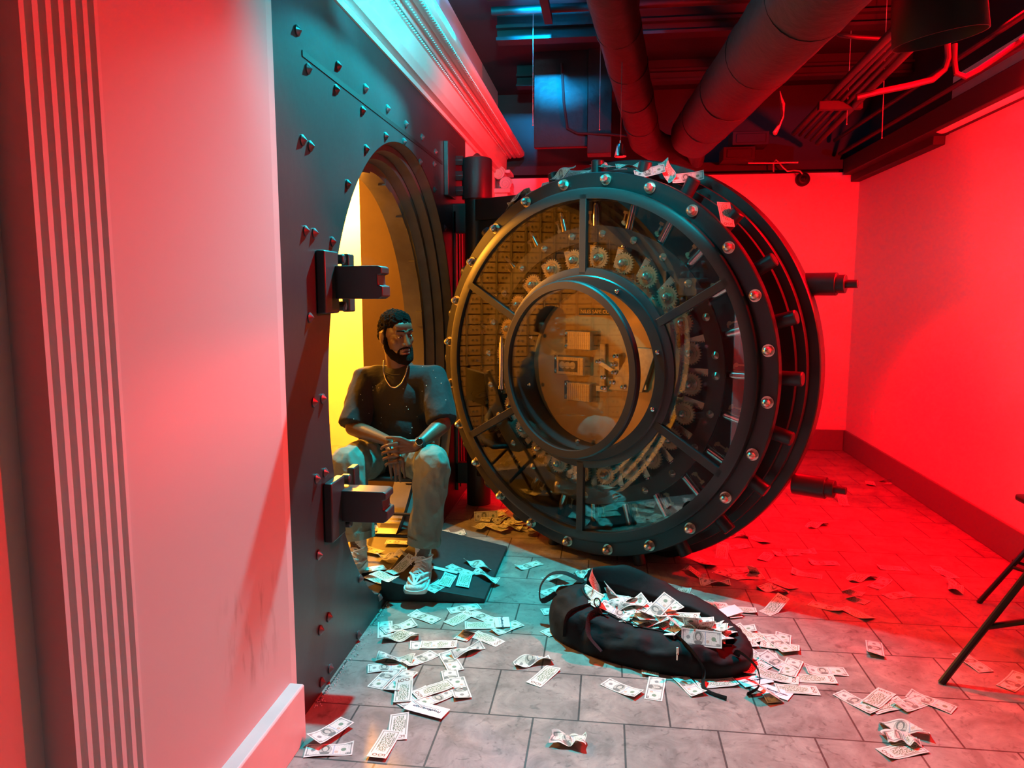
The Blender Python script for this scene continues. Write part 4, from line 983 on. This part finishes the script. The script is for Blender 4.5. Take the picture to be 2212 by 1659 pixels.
c = atZ(620 + 1050 / 3.137, 1130 + 325 / 3.137, .06)
b = BM(); box(b, -.085, .085, -.016, .016, 0, .0012); o = tag(obj('paper_strip', b, 'paper'), 'plain white paper strip on the ramp right of the sneaker', 'paper'); o.location = (c.x, c.y, rampz(c.x) + .004); o.rotation_euler = (0, RT, -.03)
# on the threshold, behind the sneaker
for i, (x, y, lab, sd, stl, a) in enumerate(((815, 1245, 'note with a readable 100 in the heap by the rim of the opening', 'B', 'flat', 2.6), (845, 1230, 'note standing against the heap left of the sneaker', 'F', 'curl', 1.2), (800, 1225, 'cyan lit note at the very rim of the opening', 'F', 'curl', .6), (862, 1168, 'small orange lit note alone on the threshold board', 'F', 'flat', .1), (800, 1185, 'orange lit note at the back left of the threshold heap', 'F', 'curl', -.4), (875, 1215, 'brown lit note tucked behind the sneaker', 'B', 'twist', -.5), (842, 1205, 'long orange lit note across the threshold heap', 'F', 'twist', -.4), (870, 1240, 'dark folded note touching the sneaker', 'B', 'fold', .9), (830, 1262, 'note sliding off the rim of the opening', 'B', 'curl', -.6))):
    p = atZ(x, y, .085); zz = rampz(p.x) if p.x > -1.07 else .064
    bill(V((p.x, p.y, zz + .004 + .002 * i)), a, sd, stl, lab)
for i, (x, y) in enumerate(((812, 1155), (838, 1120), (880, 1128), (806, 1140), (900, 1105))):
    p = atZ(x, y, .064)
    b = BM(); box(b, -.075, .075, -.03, .03, 0, .001); o = obj('paper_sheet', b, 'paper'); o.location = p; o.rotation_euler = (0, 0, i * .7)
    tag(o, ['pale sheet under the chair crossbar', 'larger pale sheet left of the chair on the vault floor', 'orange lit sheet behind the chair legs', 'pale sheet beside the lower keeper arm', 'orange lit sheet deepest in the vault'][i], 'paper')
# printed slips
def slip(cx, cy, ang, w, h, label, tl=0, z=.010):
    p = atZ(cx, cy, z); t = BM(); box(t, -w / 2, w / 2, -h / 2, h / 2, 0, .0012); o = tag(obj('paper_slip', t, 'paper'), label, 'paper'); o.location = p; o.rotation_euler = (tl, 0, ang)
    tm = textmesh('PropMoney.com', .017, .25, .0003, .0003); x = obj('printed_text', tm, 'ink', o, smooth=False); x.location = (0, .0, .0016)
    b = BM(); box(b, -.045, .045, -.014, -.013, .0012, .0016); obj('printed_rule', b, 'ink', o); return o
slip(922, 1532, math.radians(180 - 17), BW, BH, 'white slip printed PropMoney.com, lying below the left cluster of notes', math.radians(0), .008)
slip(1085, 1344, math.radians(-78), .10, BH, 'small white slip with printed words among the middle group of notes', 0, .010)
slip(1630, 1470, math.radians(205), .13, BH, 'white printed slip right of the bag strap, between notes', 0, .006)
slip(1668, 1492, math.radians(-32), .14, BH, 'white printed slip nearest the camera right of the bag', 0, .003)
b = BM(); box(b, -.07, .07, -.033, .033, 0, .001); o = tag(obj('paper_slip', b, 'paper'), 'blank pale slip behind the far end of the bag', 'paper'); o.location = atZ(1570, 1322, .02); o.rotation_euler = (.15, -.1, .5)
# notes on top of the round door
def doorpt(r, a, y): 
    return Matrix.Translation((DC.x, DC.y, 0)) @ Matrix.Rotation(DRZ, 4, 'Z') @ pol(r, a, y)
tops = [(112, .99, .12), (107, .985, .15), (101, .99, .10), (98, 1.0, .16), (93, 1.03, .2), (90, 1.05, .17), (87, 1.04, .21), (85, .985, .08), (81, 1.06, .2), (77, 1.07, .22), (73, 1.0, .12), (70, 1.08, .23), (64, 1.10, .24), (47, .99, .10), (118, .99, .09), (124, .99, .1)]
TL = ['note at the upper left rim of the round door, fourth from the far left', 'cyan lit note resting left of the second stub on the door rim', 'cyan lit note against the stub left of the hanging bell', 'note just left of the hanging bell on the door rim', 'note directly under the hanging bell, left one', 'note directly under the hanging bell, middle one', 'note directly under the hanging bell, right one', 'curled note drooping over the door rim below the bell', 'cyan lit note right of the stub beside the bell', 'cyan lit note on the rim, second right of the bell', 'pale note hanging down the front of the door rim', 'dark note bent like a tent on the door rim', 'pink lit note at the right end of the row on the door rim', 'narrow pink note wedged on the upper right rim of the round door', 'note farthest left but one on the door rim', 'note at the far left end of the row on the door rim']
for i, (dg, r, y) in enumerate(tops):
    a = math.radians(dg); o = bill(doorpt(max(r, 1.062) + .010 + .006 * (i % 3), a, y * .75), 0, 'FB'[i % 2], ('curl', 'flat', 'twist')[i % 3], TL[i], None)
    o.rotation_euler = (Matrix.Rotation(DRZ, 3, 'Z') @ Matrix.Rotation(-(a - PI / 2), 3, 'Y') @ Matrix.Rotation(.55 + .35 * math.sin(i * 7), 3, 'X') @ Matrix.Rotation(math.sin(i * 3.3) * .7, 3, 'Z')).to_euler()
# glitter of glass crumbs along the steel base
b = BM()
for i in range(130):
    yy = 2.42 + (i / 130) ** 1.3 * .9 + rnd.uniform(-.01, .01); sphere(b, (XS + .012 + rnd.random() ** 2 * .03, yy, .004), rnd.uniform(.0010, .0030), 5, 4)
o = tag(obj('glass_crumbs', b, 'glue'), 'trail of clear glue crumbs along the foot of the steel front', 'debris'); o['kind'] = 'stuff'

# ------------------------------------------------------------------ the seated person
PB = V((-1.16, 3.95, .064))
ps = thing('person', 'seated man in speckled black t-shirt, grey jeans and white sneakers, hands clasped', 'person', PB)
INV = Matrix.Translation(-PB)
def pobj(o): o.matrix_parent_inverse = INV; return o
HS = 1.04
HC = V((-1.125, 3.90, 1.268))
fd = V((.74, -.655, -.13)).normalized(); hx = fd.cross(V((0, 0, 1))).normalized(); hz = hx.cross(fd)
HM = Matrix(((hx.x, fd.x, hz.x), (hx.y, fd.y, hz.y), (hx.z, fd.z, hz.z))) @ Matrix.Rotation(math.radians(4), 3, 'Y')
def hp_(x, y, z): return HC + HM @ (V((x, y, z)) * HS)
def hell(b, c, r): ell(b, hp_(*c), (r[0] * HS, r[1] * HS, r[2] * HS), HM)
def hcap(b, p, q, r0, r1=None): cap(b, hp_(*p), hp_(*q), r0 * HS, (r1 if r1 is not None else r0) * HS)
shL, shR = V((-1.325, 3.98, 1.015)), V((-.935, 3.95, 1.03))
elL, elR = V((-1.345, 3.80, .775)), V((-.855, 3.82, .800))
wrL, wrR = atY(838, 952, 3.66), atY(902, 962, 3.62)
hipL, hipR = V((-1.27, 4.03, .565)), V((-1.08, 4.03, .565))
knL, knR = atY(752, 1000, 3.66), atY(935, 1003, 3.60)
anL, anR = V((-1.265, 3.60, .17)), V((-.905, 3.545, .175))
toL, toR = V((-1.29, 3.36, .095)), V((-.895, 3.345, .085))
def fing(b, base, pts, r):
    P = [V(base)] + [V(p) for p in pts]
    for i in range(len(P) - 1): cap(b, P[i], P[i + 1], r * (1 - .09 * i), r * (1 - .09 * (i + 1)))
def bodyshape(b):
    # head
    hell(b, (0, -.012, .030), (.076, .098, .092)); hell(b, (0, .030, -.020), (.066, .068, .085)); hell(b, (0, .040, -.070), (.050, .055, .048))
    hell(b, (0, .075, -.098), (.024, .020, .020))
    for s in (-1, 1):
        hell(b, (s * .042, .055, -.018), (.024, .026, .026)); hcap(b, (s * .012, .088, .034), (s * .046, .074, .034), .011, .010)
        hell(b, (s * .0795, -.008, -.004), (.011, .020, .034)); hcap(b, (s * .082, -.022, .020), (s * .082, -.016, -.028), .008, .006)
        hell(b, (s * .013, .099, -.030), (.010, .011, .009)); hell(b, (s * .031, .074, .010), (.016, .014, .011))
        hcap(b, (s * .018, .085, -.056), (s * .006, .094, -.055), .0065)
        hcap(b, (s * .062, .0, -.055), (s * .045, .05, -.088), .018, .018)
    hell(b, (0, .062, .055), (.055, .030, .035))
    hcap(b, (0, .086, .026), (0, .106, -.024), .0085, .0125); hell(b, (0, .110, -.029), (.012, .010, .010))
    hcap(b, (-.020, .084, -.061), (.020, .084, -.061), .0085); hcap(b, (-.017, .084, -.076), (.017, .084, -.076), .0095); hell(b, (0, .080, -.055), (.026, .014, .012))
    # neck, torso core
    nb = V((-1.13, 3.975, 1.05)); cap(b, hp_(0, -.025, -.06), nb, .056, .062); cap(b, nb, V((-1.13, 3.99, .93)), .062, .08)
    cap(b, V((-1.13, 3.99, .95)), V((-1.17, 4.04, .62)), .13, .13); cap(b, shL, shR, .058)
    # arms
    for sh, el, wr in ((shL, elL, wrL), (shR, elR, wrR)):
        cap(b, sh, el, .054, .043); m = el.lerp(wr, .28); cap(b, el, m, .043, .044); cap(b, m, wr, .044, .027)
    # far (image right) hand lies on top: palm from the wrist towards the left, four fingers wrapped over the other hand
    w = wrR; ax = (atY(852, 966, 3.585) - w); c1 = w + ax * .45; c2 = w + ax * .95
    for t in (-1, -.33, .33, 1):
        cap(b, w + V((0, 0, t * .016)), c2 + V((0, -.004, t * .028)), .016, .0125)
    K = [atY(858, 958 + i * 13, 3.575) for i in range(4)]
    T1 = [atY(838, 962 + i * 13, 3.565) for i in range(4)]; T2 = [atY(826 + (0, 1, 3, 7)[i], 966 + i * 12.5, 3.585) for i in range(4)]; T3 = [atY(824 + (0, 2, 5, 10)[i], 970 + i * 12, 3.605) for i in range(4)]
    for i in range(4): fing(b, K[i], [T1[i], T2[i], T3[i]], .0098 if i < 3 else .0088)
    fing(b, atY(884, 955, 3.60), [atY(866, 947, 3.585), atY(848, 945, 3.58), atY(836, 945, 3.585)], .0112)
    # near (image left) hand underneath, fingers hanging down
    w = wrL; pc2 = atY(856, 992, 3.60)
    for t in (-1, -.33, .33, 1): cap(b, w + V((t * .014, 0, 0)), pc2 + V((t * .028, 0, -t * .004)), .015, .0125)
    for i in range(4):
        bx = 842 + i * 9.5; fing(b, atY(bx, 992, 3.60), [atY(bx + 1, 1010, 3.60), atY(bx + 3, 1024 + (0, 4, 5, -2)[i], 3.61), atY(bx + 4, 1034 + (0, 5, 6, -3)[i], 3.625)], .0094)
    fing(b, atY(842, 970, 3.62), [atY(850, 978, 3.58), atY(860, 984, 3.57)], .0108)
    # legs inside the trousers, ankles and feet inside the shoes
    cap(b, hipL, hipR, .11)
    for h, k, a, t in ((hipL, knL, anL, toL), (hipR, knR, anR, toR)):
        cap(b, h, k + V((0, .02, -.02)), .075, .052); cap(b, k + V((0, .02, -.02)), k.lerp(a, .35), .052, .054); cap(b, k.lerp(a, .35), a, .05, .036); cap(b, a, a + V((0, .01, -.06)), .036, .036); cap(b, a + V((0, 0, -.055)), t, .030, .026)
body = pobj(blob('body', bodyshape, .0042, 'skin', ps, 3))
# hair, beard, brows
def hairf(v, n):
    l = HM.transposed() @ (v - HC) / HS
    nz = noise.noise(v * 80) * .0075 + noise.noise(v * 220) * .003
    hl = .057 + .010 * math.cos(l.x * 26)
    sink = 0
    if l.y > .02 and l.z < hl: sink = 1
    if l.z < -.005 - (.035 if l.y < -.02 else 0): sink = 1
    if l.y > -.030 and l.y <= .02 and l.z < .030 + (l.y + .03) * .5: sink = 1
    if sink: return HC + (v - HC) * .80
    return v + n * nz
pobj(blob('hair', lambda b: (hell(b, (0, -.014, .038), (.0815, .1035, .0985)), hell(b, (0, .02, .075), (.066, .062, .060)), hell(b, (0, -.055, .0), (.070, .065, .06))), .0045, 'hair', ps, 1, hairf))
def beard(b):
    P = [(.073, .008, .0), (.072, .012, -.035), (.066, .022, -.066), (.050, .048, -.092), (.026, .078, -.108), (0, .090, -.112)]
    for s in (-1, 1):
        for i in range(len(P) - 1): hcap(b, (s * P[i][0], P[i][1], P[i][2]), (s * P[i + 1][0], P[i + 1][1], P[i + 1][2]), .009 + .0038 * i, .009 + .0038 * (i + 1))
        hcap(b, (s * .0725, .004, .0), (s * .0715, .014, .060), .008, .011)
        hcap(b, (s * .029, .076, -.055), (s * .032, .068, -.095), .0085, .012); hcap(b, (s * .004, .0975, -.047), (s * .026, .084, -.052), .0052, .006)
        hcap(b, (s * .052, .042, -.075), (s * .032, .065, -.095), .018, .014)
    hell(b, (0, .082, -.098), (.022, .018, .013))
pobj(blob('beard', beard, .0038, 'hair', ps, 2, lambda v, n: v + n * (noise.noise(v * 200) * .0028)))
def one(name, fnb, m): b = BM(); fnb(b); return pobj(obj(name, b, m, ps, angle=180))
for s in (-1, 1):
    one('eyebrow', lambda b: hcap(b, (s * .016, .0965, .040), (s * .046, .081, .043), .0042, .0030), 'hair')
    one('eye', lambda b: hell(b, (s * .031, .0815, .010), (.0105, .0085, .0045)), 'eye')
    one('iris', lambda b: hell(b, (s * .031 + .002, .0875, .009), (.0048, .004, .0042)), 'iris')
    one('eyelid', lambda b: hcap(b, (s * .021, .0885, .0155), (s * .041, .082, .0145), .0038), 'skin')
one('lips', lambda b: (hcap(b, (-.018, .090, -.0765), (.018, .090, -.0765), .0062), hcap(b, (-.019, .0905, -.0625), (.019, .0905, -.0625), .0042)), 'lips')
one('mouth', lambda b: hell(b, (0, .0935, -.0695), (.016, .004, .0035)), 'blackhole')
# t-shirt
def shirtsh(b):
    ell(b, (-1.13, 3.985, .90), (.205, .135, .17)); ell(b, (-1.15, 3.99, .74), (.200, .150, .17)); cap(b, V((-1.17, 4.03, .66)), V((-1.16, 4.03, .60)), .155, .165)
    cap(b, shL + V((.01, 0, .005)), shR + V((-.01, 0, .005)), .070, .070); cap(b, V((-1.13, 3.975, 1.035)), V((-1.13, 3.985, .98)), .088, .12)
    for sh, el, e in ((shL, elL, .97), (shR, elR, .93)):
        q = sh.lerp(el, e); cap(b, sh, sh.lerp(q, .5), .077, .082); cyl(b, sh.lerp(q, .3), q, .080, .083, 22)
        b_ = sh.lerp(q, .5); cap(b, b_, V((-1.13 + (sh.x + 1.13) * .55, 4.0, .86)), .06, .07)
def wr(v, n, A=.010, f=9, k=2.2):
    w = V((v.x * f, v.y * f, v.z * f * .55)); a = noise.noise(w * 1.3 + V((3, 1, 7))); rdg = 1 - abs(noise.noise(w * k * .6)) * 2.2
    return v + n * (a * A * .6 + rdg * A * .45 - .002)
pobj(blob('t_shirt', shirtsh, .007, 'shirt', ps, 5, lambda v, n: wr(v, n, .016, 8)))
b = BM(); lathe(b, [(.070, 0), (.084, .004), (.082, .018), (.070, .020)], 32, (0, 0, 0), axis='Z')
for v in b.verts: v.co = Matrix.Translation((-1.13, 3.965, 1.072)) @ Matrix.Rotation(math.radians(24), 4, 'X') @ v.co
o = pobj(obj('collar', b, 'shirt', ps))
# white specks on the shirt: little raised paint dots on its surface
bpy.context.view_layer.update()
dg = bpy.context.evaluated_depsgraph_get()
sho = [c for c in ps.children if c.name.startswith('t_shirt')][0]
def hitshirt(x, y):
    mw = sho.matrix_world.inverted(); o_ = mw @ CAM; d_ = (mw.to_3x3() @ ray(x, y)).normalized()
    ok, loc, nn, _ = sho.ray_cast(o_, d_); return (sho.matrix_world @ loc) if ok else None
b = BM()
for x, y in ((812,833),(818,838),(806,843),(825,829),(779,852),(783,864),(797,893),(764,905),(774,913),(824,902),(823,914),(871,840),(842,874),(882,884),(878,878),(918,786),(913,792),(941,816),(953,828),(963,864),(912,845),(921,833),(886,936),(890,924),(805,836),(901,900),(936,800)):
    p = hitshirt(x, y)
    if p: sphere(b, p, random.uniform(.0016, .0034), 6, 5)
o = pobj(obj('paint_specks', b, 'white', ps))
# trousers
def leg(b, h, k, a, fl):
    cap(b, h, h.lerp(k, .5), .118, .108); cap(b, h.lerp(k, .5), k, .108, .086); cap(b, k, k.lerp(a, .45), .086, .082); cyl(b, k.lerp(a, .3), a + (a - k).normalized() * fl, .083, .079, 26)
def jeans(b):
    cap(b, hipL, hipR, .125); cap(b, hipL + V((0, .03, .05)), hipR + V((0, .03, .05)), .12)
    leg(b, hipL, knL, anL + V((0, .02, .06)), .0); leg(b, hipR, knR, anR + V((0, .015, .055)), .0)
def jw(v, n):
    t = max(0, 1 - abs(v.z - .40) / .25); w = V((v.x * 11, v.y * 11, v.z * 7)); r = 1 - abs(noise.noise(w)) * 2.4; r2 = 1 - abs(noise.noise(w * 2.1 + V((5, 5, 5)))) * 2.4
    hem = .006 if v.z < .245 and v.z > .225 else 0
    return v + n * (r * .0105 + r2 * .005 - .004)
pobj(blob('jeans', jeans, .0075, 'jeans', ps, 5, jw))
for a, k in ((anL + V((0, .02, .06)), knL), (anR + V((0, .015, .055)), knR)):
    b = BM(); d = (a - k).normalized(); cyl(b, a - d * .034, a + d * .006, .0835, .0835, 36, False); cyl(b, a + d * .006, a - d * .03, .0835, .070, 36, False)
    for q in (a - d * .030,): 
        x_, y_ = frameof(d)
        for i in range(44):
            an_ = 2 * PI * i / 44; c = q + (x_ * math.cos(an_) + y_ * math.sin(an_)) * .0845; box(b, c.x - .002, c.x + .002, c.y - .002, c.y + .002, c.z - .001, c.z + .001)
    pobj(obj('hem', b, 'jeans', ps))
# shoes
def shoe(a, t, lab):
    d = (t - a); d.z = 0; yaw = math.atan2(d.y, d.x); ground = t.z - .032
    s = bpy.data.objects.new('sneaker', None); col.objects.link(s); s.parent = ps; s.matrix_parent_inverse = INV
    heel = a - d.normalized() * .055; s.location = (heel.x, heel.y, ground); s.rotation_euler = (0, 0, yaw); s['label'] = lab; s.empty_display_size = .05
    L = .30
    def outline(x, k=1):
        u = x / L; w = .034 + .022 * math.sin(min(1, u * 1.15) * PI * .5 + .0) * 1.0; w *= (1 - max(0, (u - .80) / .2) ** 2.2 * .9) ** .5 if u > .8 else 1; w *= (1 - max(0, (.08 - u) / .08) ** 2 * .8) ** .5 if u < .08 else 1
        return w * k
    b = BM(); n = 34; rows = []
    for i in range(n + 1):
        x = L * i / n; w = outline(x, 1.03); toe = .016 * max(0, (i / n - .72) / .28) ** 2; row = []
        for y, z in ((-w * .93, .0 + toe), (-w * 1.04, .012 + toe), (-w, .030 + .008 * (1 - i / n)), (w, .030 + .008 * (1 - i / n)), (w * 1.04, .012 + toe), (w * .93, .0 + toe)): row.append(b.verts.new((x, y, z)))
        rows.append(row)
    for i in range(n):
        for k in range(6): b.faces.new((rows[i][k], rows[i][(k + 1) % 6], rows[i + 1][(k + 1) % 6], rows[i + 1][k]))
    b.faces.new(rows[0]); b.faces.new(rows[-1][::-1]); obj('midsole', b, 'sole', s, angle=50)
    def upper(b):
        for i in range(15):
            x = .02 + (L - .055) * i / 14; u = x / L; h = .075 - .055 * max(0, (u - .28)) / .72 * 1.15; h = max(.028, h); w = outline(x) * .92
            ell(b, (x, 0, .026 + h * .35), (.030, w, h * .62))
        cap(b, V((.045, 0, .06)), V((.05, 0, .105)), .043, .040)
    blob('upper', upper, .005, 'shoe', s, 6)
    for sgn in (-1, 1):
        for q in ([(.275, 0, .050), (.25, sgn * .028, .062), (.215, sgn * .040, .058), (.17, sgn * .047, .050)], [(.235, 0, .072), (.215, sgn * .022, .080), (.18, sgn * .040, .076), (.12, sgn * .047, .060), (.05, sgn * .044, .055)], [(.272, 0, .050), (.245, sgn * .008, .068), (.215, sgn * .018, .080)]):
            b = BM(); tube(b, q, .0065, 8, flat=.6); obj('overlay_band', b, 'shoep', s)
    b = BM(); box(b, .262, .292, -.018, .018, .006, .022); obj('toe_bumper', b, 'soled', s, bevel=.006)
    b = BM()
    for i in range(6):
        x = .095 + i * .021; z = .128 - i * .0105
        tube(b, [(x, -.030, z - .014), (x + .004, -.012, z), (x + .004, .012, z), (x, .030, z - .014)], .0032, 6); tube(b, [(x, -.028, z - .012), (x + .016, .0, z - .001), (x + .021, .028, z - .022)], .0028, 6)
    obj('laces', b, 'white', s)
    b = BM(); P = [V((.10 + .030 * math.cos(t_) , .028 + .030 * math.sin(t_) * 1.1, .128 + .012 * math.sin(t_))) for t_ in [i * .45 - 1.5 for i in range(13)]]; tube(b, P, .0028, 6); P = [V((.10, -.02, .13)), V((.12, -.045, .128)), V((.135, -.05, .11)), V((.12, -.046, .095))]; tube(b, P, .0028, 6); obj('lace_bow', b, 'white', s)
    b = BM(); lathe(b, [(.045, .09), (.047, .10), (.044, .118), (.040, .118), (.040, .09)], 28, (.048, 0, 0), axis='Z'); obj('collar_padding', b, 'shoe', s)
    b = BM(); lathe(b, [(.040, .10), (.041, .16), (.039, .168), (.034, .168), (.034, .10)], 28, (.046, 0, 0), axis='Z'); obj('sock', b, 'sock', s)
    return s
shoe(anR, toR, 'white sneaker resting on the ramp'); s2 = shoe(anL, toL, 'white sneaker half hidden behind the steel front')
# swoosh mark on the half hidden sock
b = BM(); pts = [(-.018, .006), (-.010, -.004), (-.004, -.006), (.004, -.002), (.020, .010), (.002, .001), (-.006, .000), (-.011, .003)]
c = anL + V((.0, -.041, .040)); v = [b.verts.new((c.x + x, c.y - .0012, c.z + z)) for x, z in pts]; b.faces.new(v)
pobj(obj('tick_mark', b, 'inkk', ps, smooth=False))
# chain, watch, ring
b = BM(); nb = [atY(829, 780, 3.875), atY(828, 800, 3.845), atY(833, 820, 3.825), atY(844, 836, 3.812), atY(855, 838, 3.808), atY(868, 828, 3.812), atY(877, 808, 3.828), atY(882, 785, 3.86)]
P = []
for i in range(len(nb) - 1):
    for s in range(8): P.append(nb[i].lerp(nb[i + 1], s / 8))
Q = []
for p in P:
    d_ = (p - CAM).normalized(); mw = sho.matrix_world.inverted(); ok, loc, nn, _ = sho.ray_cast(mw @ CAM, (mw.to_3x3() @ d_).normalized())
    Q.append((sho.matrix_world @ loc) - d_ * .004 if ok and (sho.matrix_world @ loc).y < p.y + .08 else p)
for _ in range(6): Q = [Q[0]] + [(Q[i - 1] + Q[i] * 2 + Q[i + 1]) / 4 for i in range(1, len(Q) - 1)] + [Q[-1]]
Q = [q - (q - CAM).normalized() * .003 for q in Q]
tube(b, Q, .0030, 8)
for i in range(0, len(Q) - 1): sphere(b, Q[i], .0042, 8, 6)
pobj(obj('chain_necklace', b, 'silver', ps))
b = BM(); wp = elR.lerp(wrR, .93); d_ = (wrR - elR).normalized(); cyl(b, wp - d_ * .011, wp + d_ * .011, .0345, .0335, 28); pobj(obj('watch_strap', b, 'soled', ps))
b = BM(); wf = wp + V((.006, -.030, .014)); cyl(b, wf, wf + V((.004, -.011, .006)), .0195, seg=24); pobj(obj('watch_case', b, 'chrome', ps, bevel=.002))
b = BM(); cyl(b, wf + V((.004, -.011, .006)), wf + V((.0045, -.0125, .0066)), .0155, seg=24); pobj(obj('watch_dial', b, 'iris', ps))
rp = atY(843, 965.5, 3.567); b = BM(); rdir = (atY(838, 962, 3.565) - atY(858, 958, 3.575)).normalized(); cyl(b, rp - rdir * .003, rp + rdir * .003, .0112, seg=20); pobj(obj('ring', b, 'soled', ps))

# ------------------------------------------------------------------ lights
def light(name, kind, loc, energy, color, size=.1, target=None, angle=None, blend=.3):
    l = bpy.data.lights.new(name, kind); l.energy = energy; l.color = color
    if kind == 'SPOT': l.spot_size = math.radians(angle); l.spot_blend = blend; l.shadow_soft_size = size
    elif kind == 'POINT': l.shadow_soft_size = size
    elif kind == 'AREA': l.shape = 'DISK'; l.size = size
    o = bpy.data.objects.new(name, l); col.objects.link(o); o.location = loc
    if target is not None: o.rotation_euler = (V(target) - V(loc)).to_track_quat('-Z', 'Y').to_euler()
    return o
RED = (1, 0.0, 0.004); CY = (0.0, .62, .72); OR = (1, .36, .03)
light('red_flood', 'SPOT', (1.95, 3.35, 2.2), 560, RED, .06, (1.2, 7, 1.4), 138, .3)
light('red_panel_fill', 'SPOT', (2.12, 3.35, 2.2), 560, RED, .06, (-1.03, 1.40, .95), 50, .4)  # added beam beside the red flood, reddens the near wall panel
light('red_high', 'SPOT', (2.0, 4.15, 3.22), 920, RED, .06, (.85, 2.7, 0), 96, .3)
light('red_rear_wall', 'SPOT', (.95, 5.35, 1.9), 110, RED, .08, (-.6, 6.2, 1.8), 130, .5)
light('red_rear_floor', 'SPOT', (.95, 5.35, 1.9), 300, RED, .08, (1.25, 5.1, 0), 125, .6)
light('cyan_spot', 'SPOT', (-.5, 4.0, 3.2), 1050, CY, .04, (-.75, 2.45, 0), 80, .8)
light('cyan_bar', 'SPOT', (-.35, 2.5, 2.74), 420, CY, .05, (-1.0, 3.3, 3.0), 78, .5)
light('cyan_bar_wall', 'SPOT', (-.35, 2.5, 2.74), 26, CY, .05, (-1.05, 2.45, 2.35), 60, .8)
light('cyan_door_fill', 'SPOT', (-.35, 2.5, 2.74), 150, CY, .05, (.05, 3.95, 1.8), 38, .9)  # added spot, lifts the upper door face and the gear works
light('blue_wash', 'SPOT', (-.45, 4.3, 3.24), 1800, (0, .42, 1), .03, (-.42, 5.6, 3.42), 36, .8)
light('blue_uplight', 'SPOT', (-.45, 4.3, 3.24), 120, (0, .42, 1), .03, (-.45, 4.4, 3.4), 160, .5)
light('vault_lamp', 'POINT', (-2.45, 6.35, 2.35), 900, OR, .08)
light('vault_recess_fill', 'SPOT', (-2.25, 2.15, 1.2), 105, OR, .05, (-.05, 4.07, 1.15), 42, .7)  # added spot aimed at the round window to brighten its recess
light('vault_lamp_side', 'POINT', (-2.6, 4.3, 2.2), 250, OR, .08)
w = bpy.data.worlds.new('World'); sc.world = w; w.use_nodes = True
w.node_tree.nodes['Background'].inputs[0].default_value = (.5, .45, .5, 1); w.node_tree.nodes['Background'].inputs[1].default_value = .012
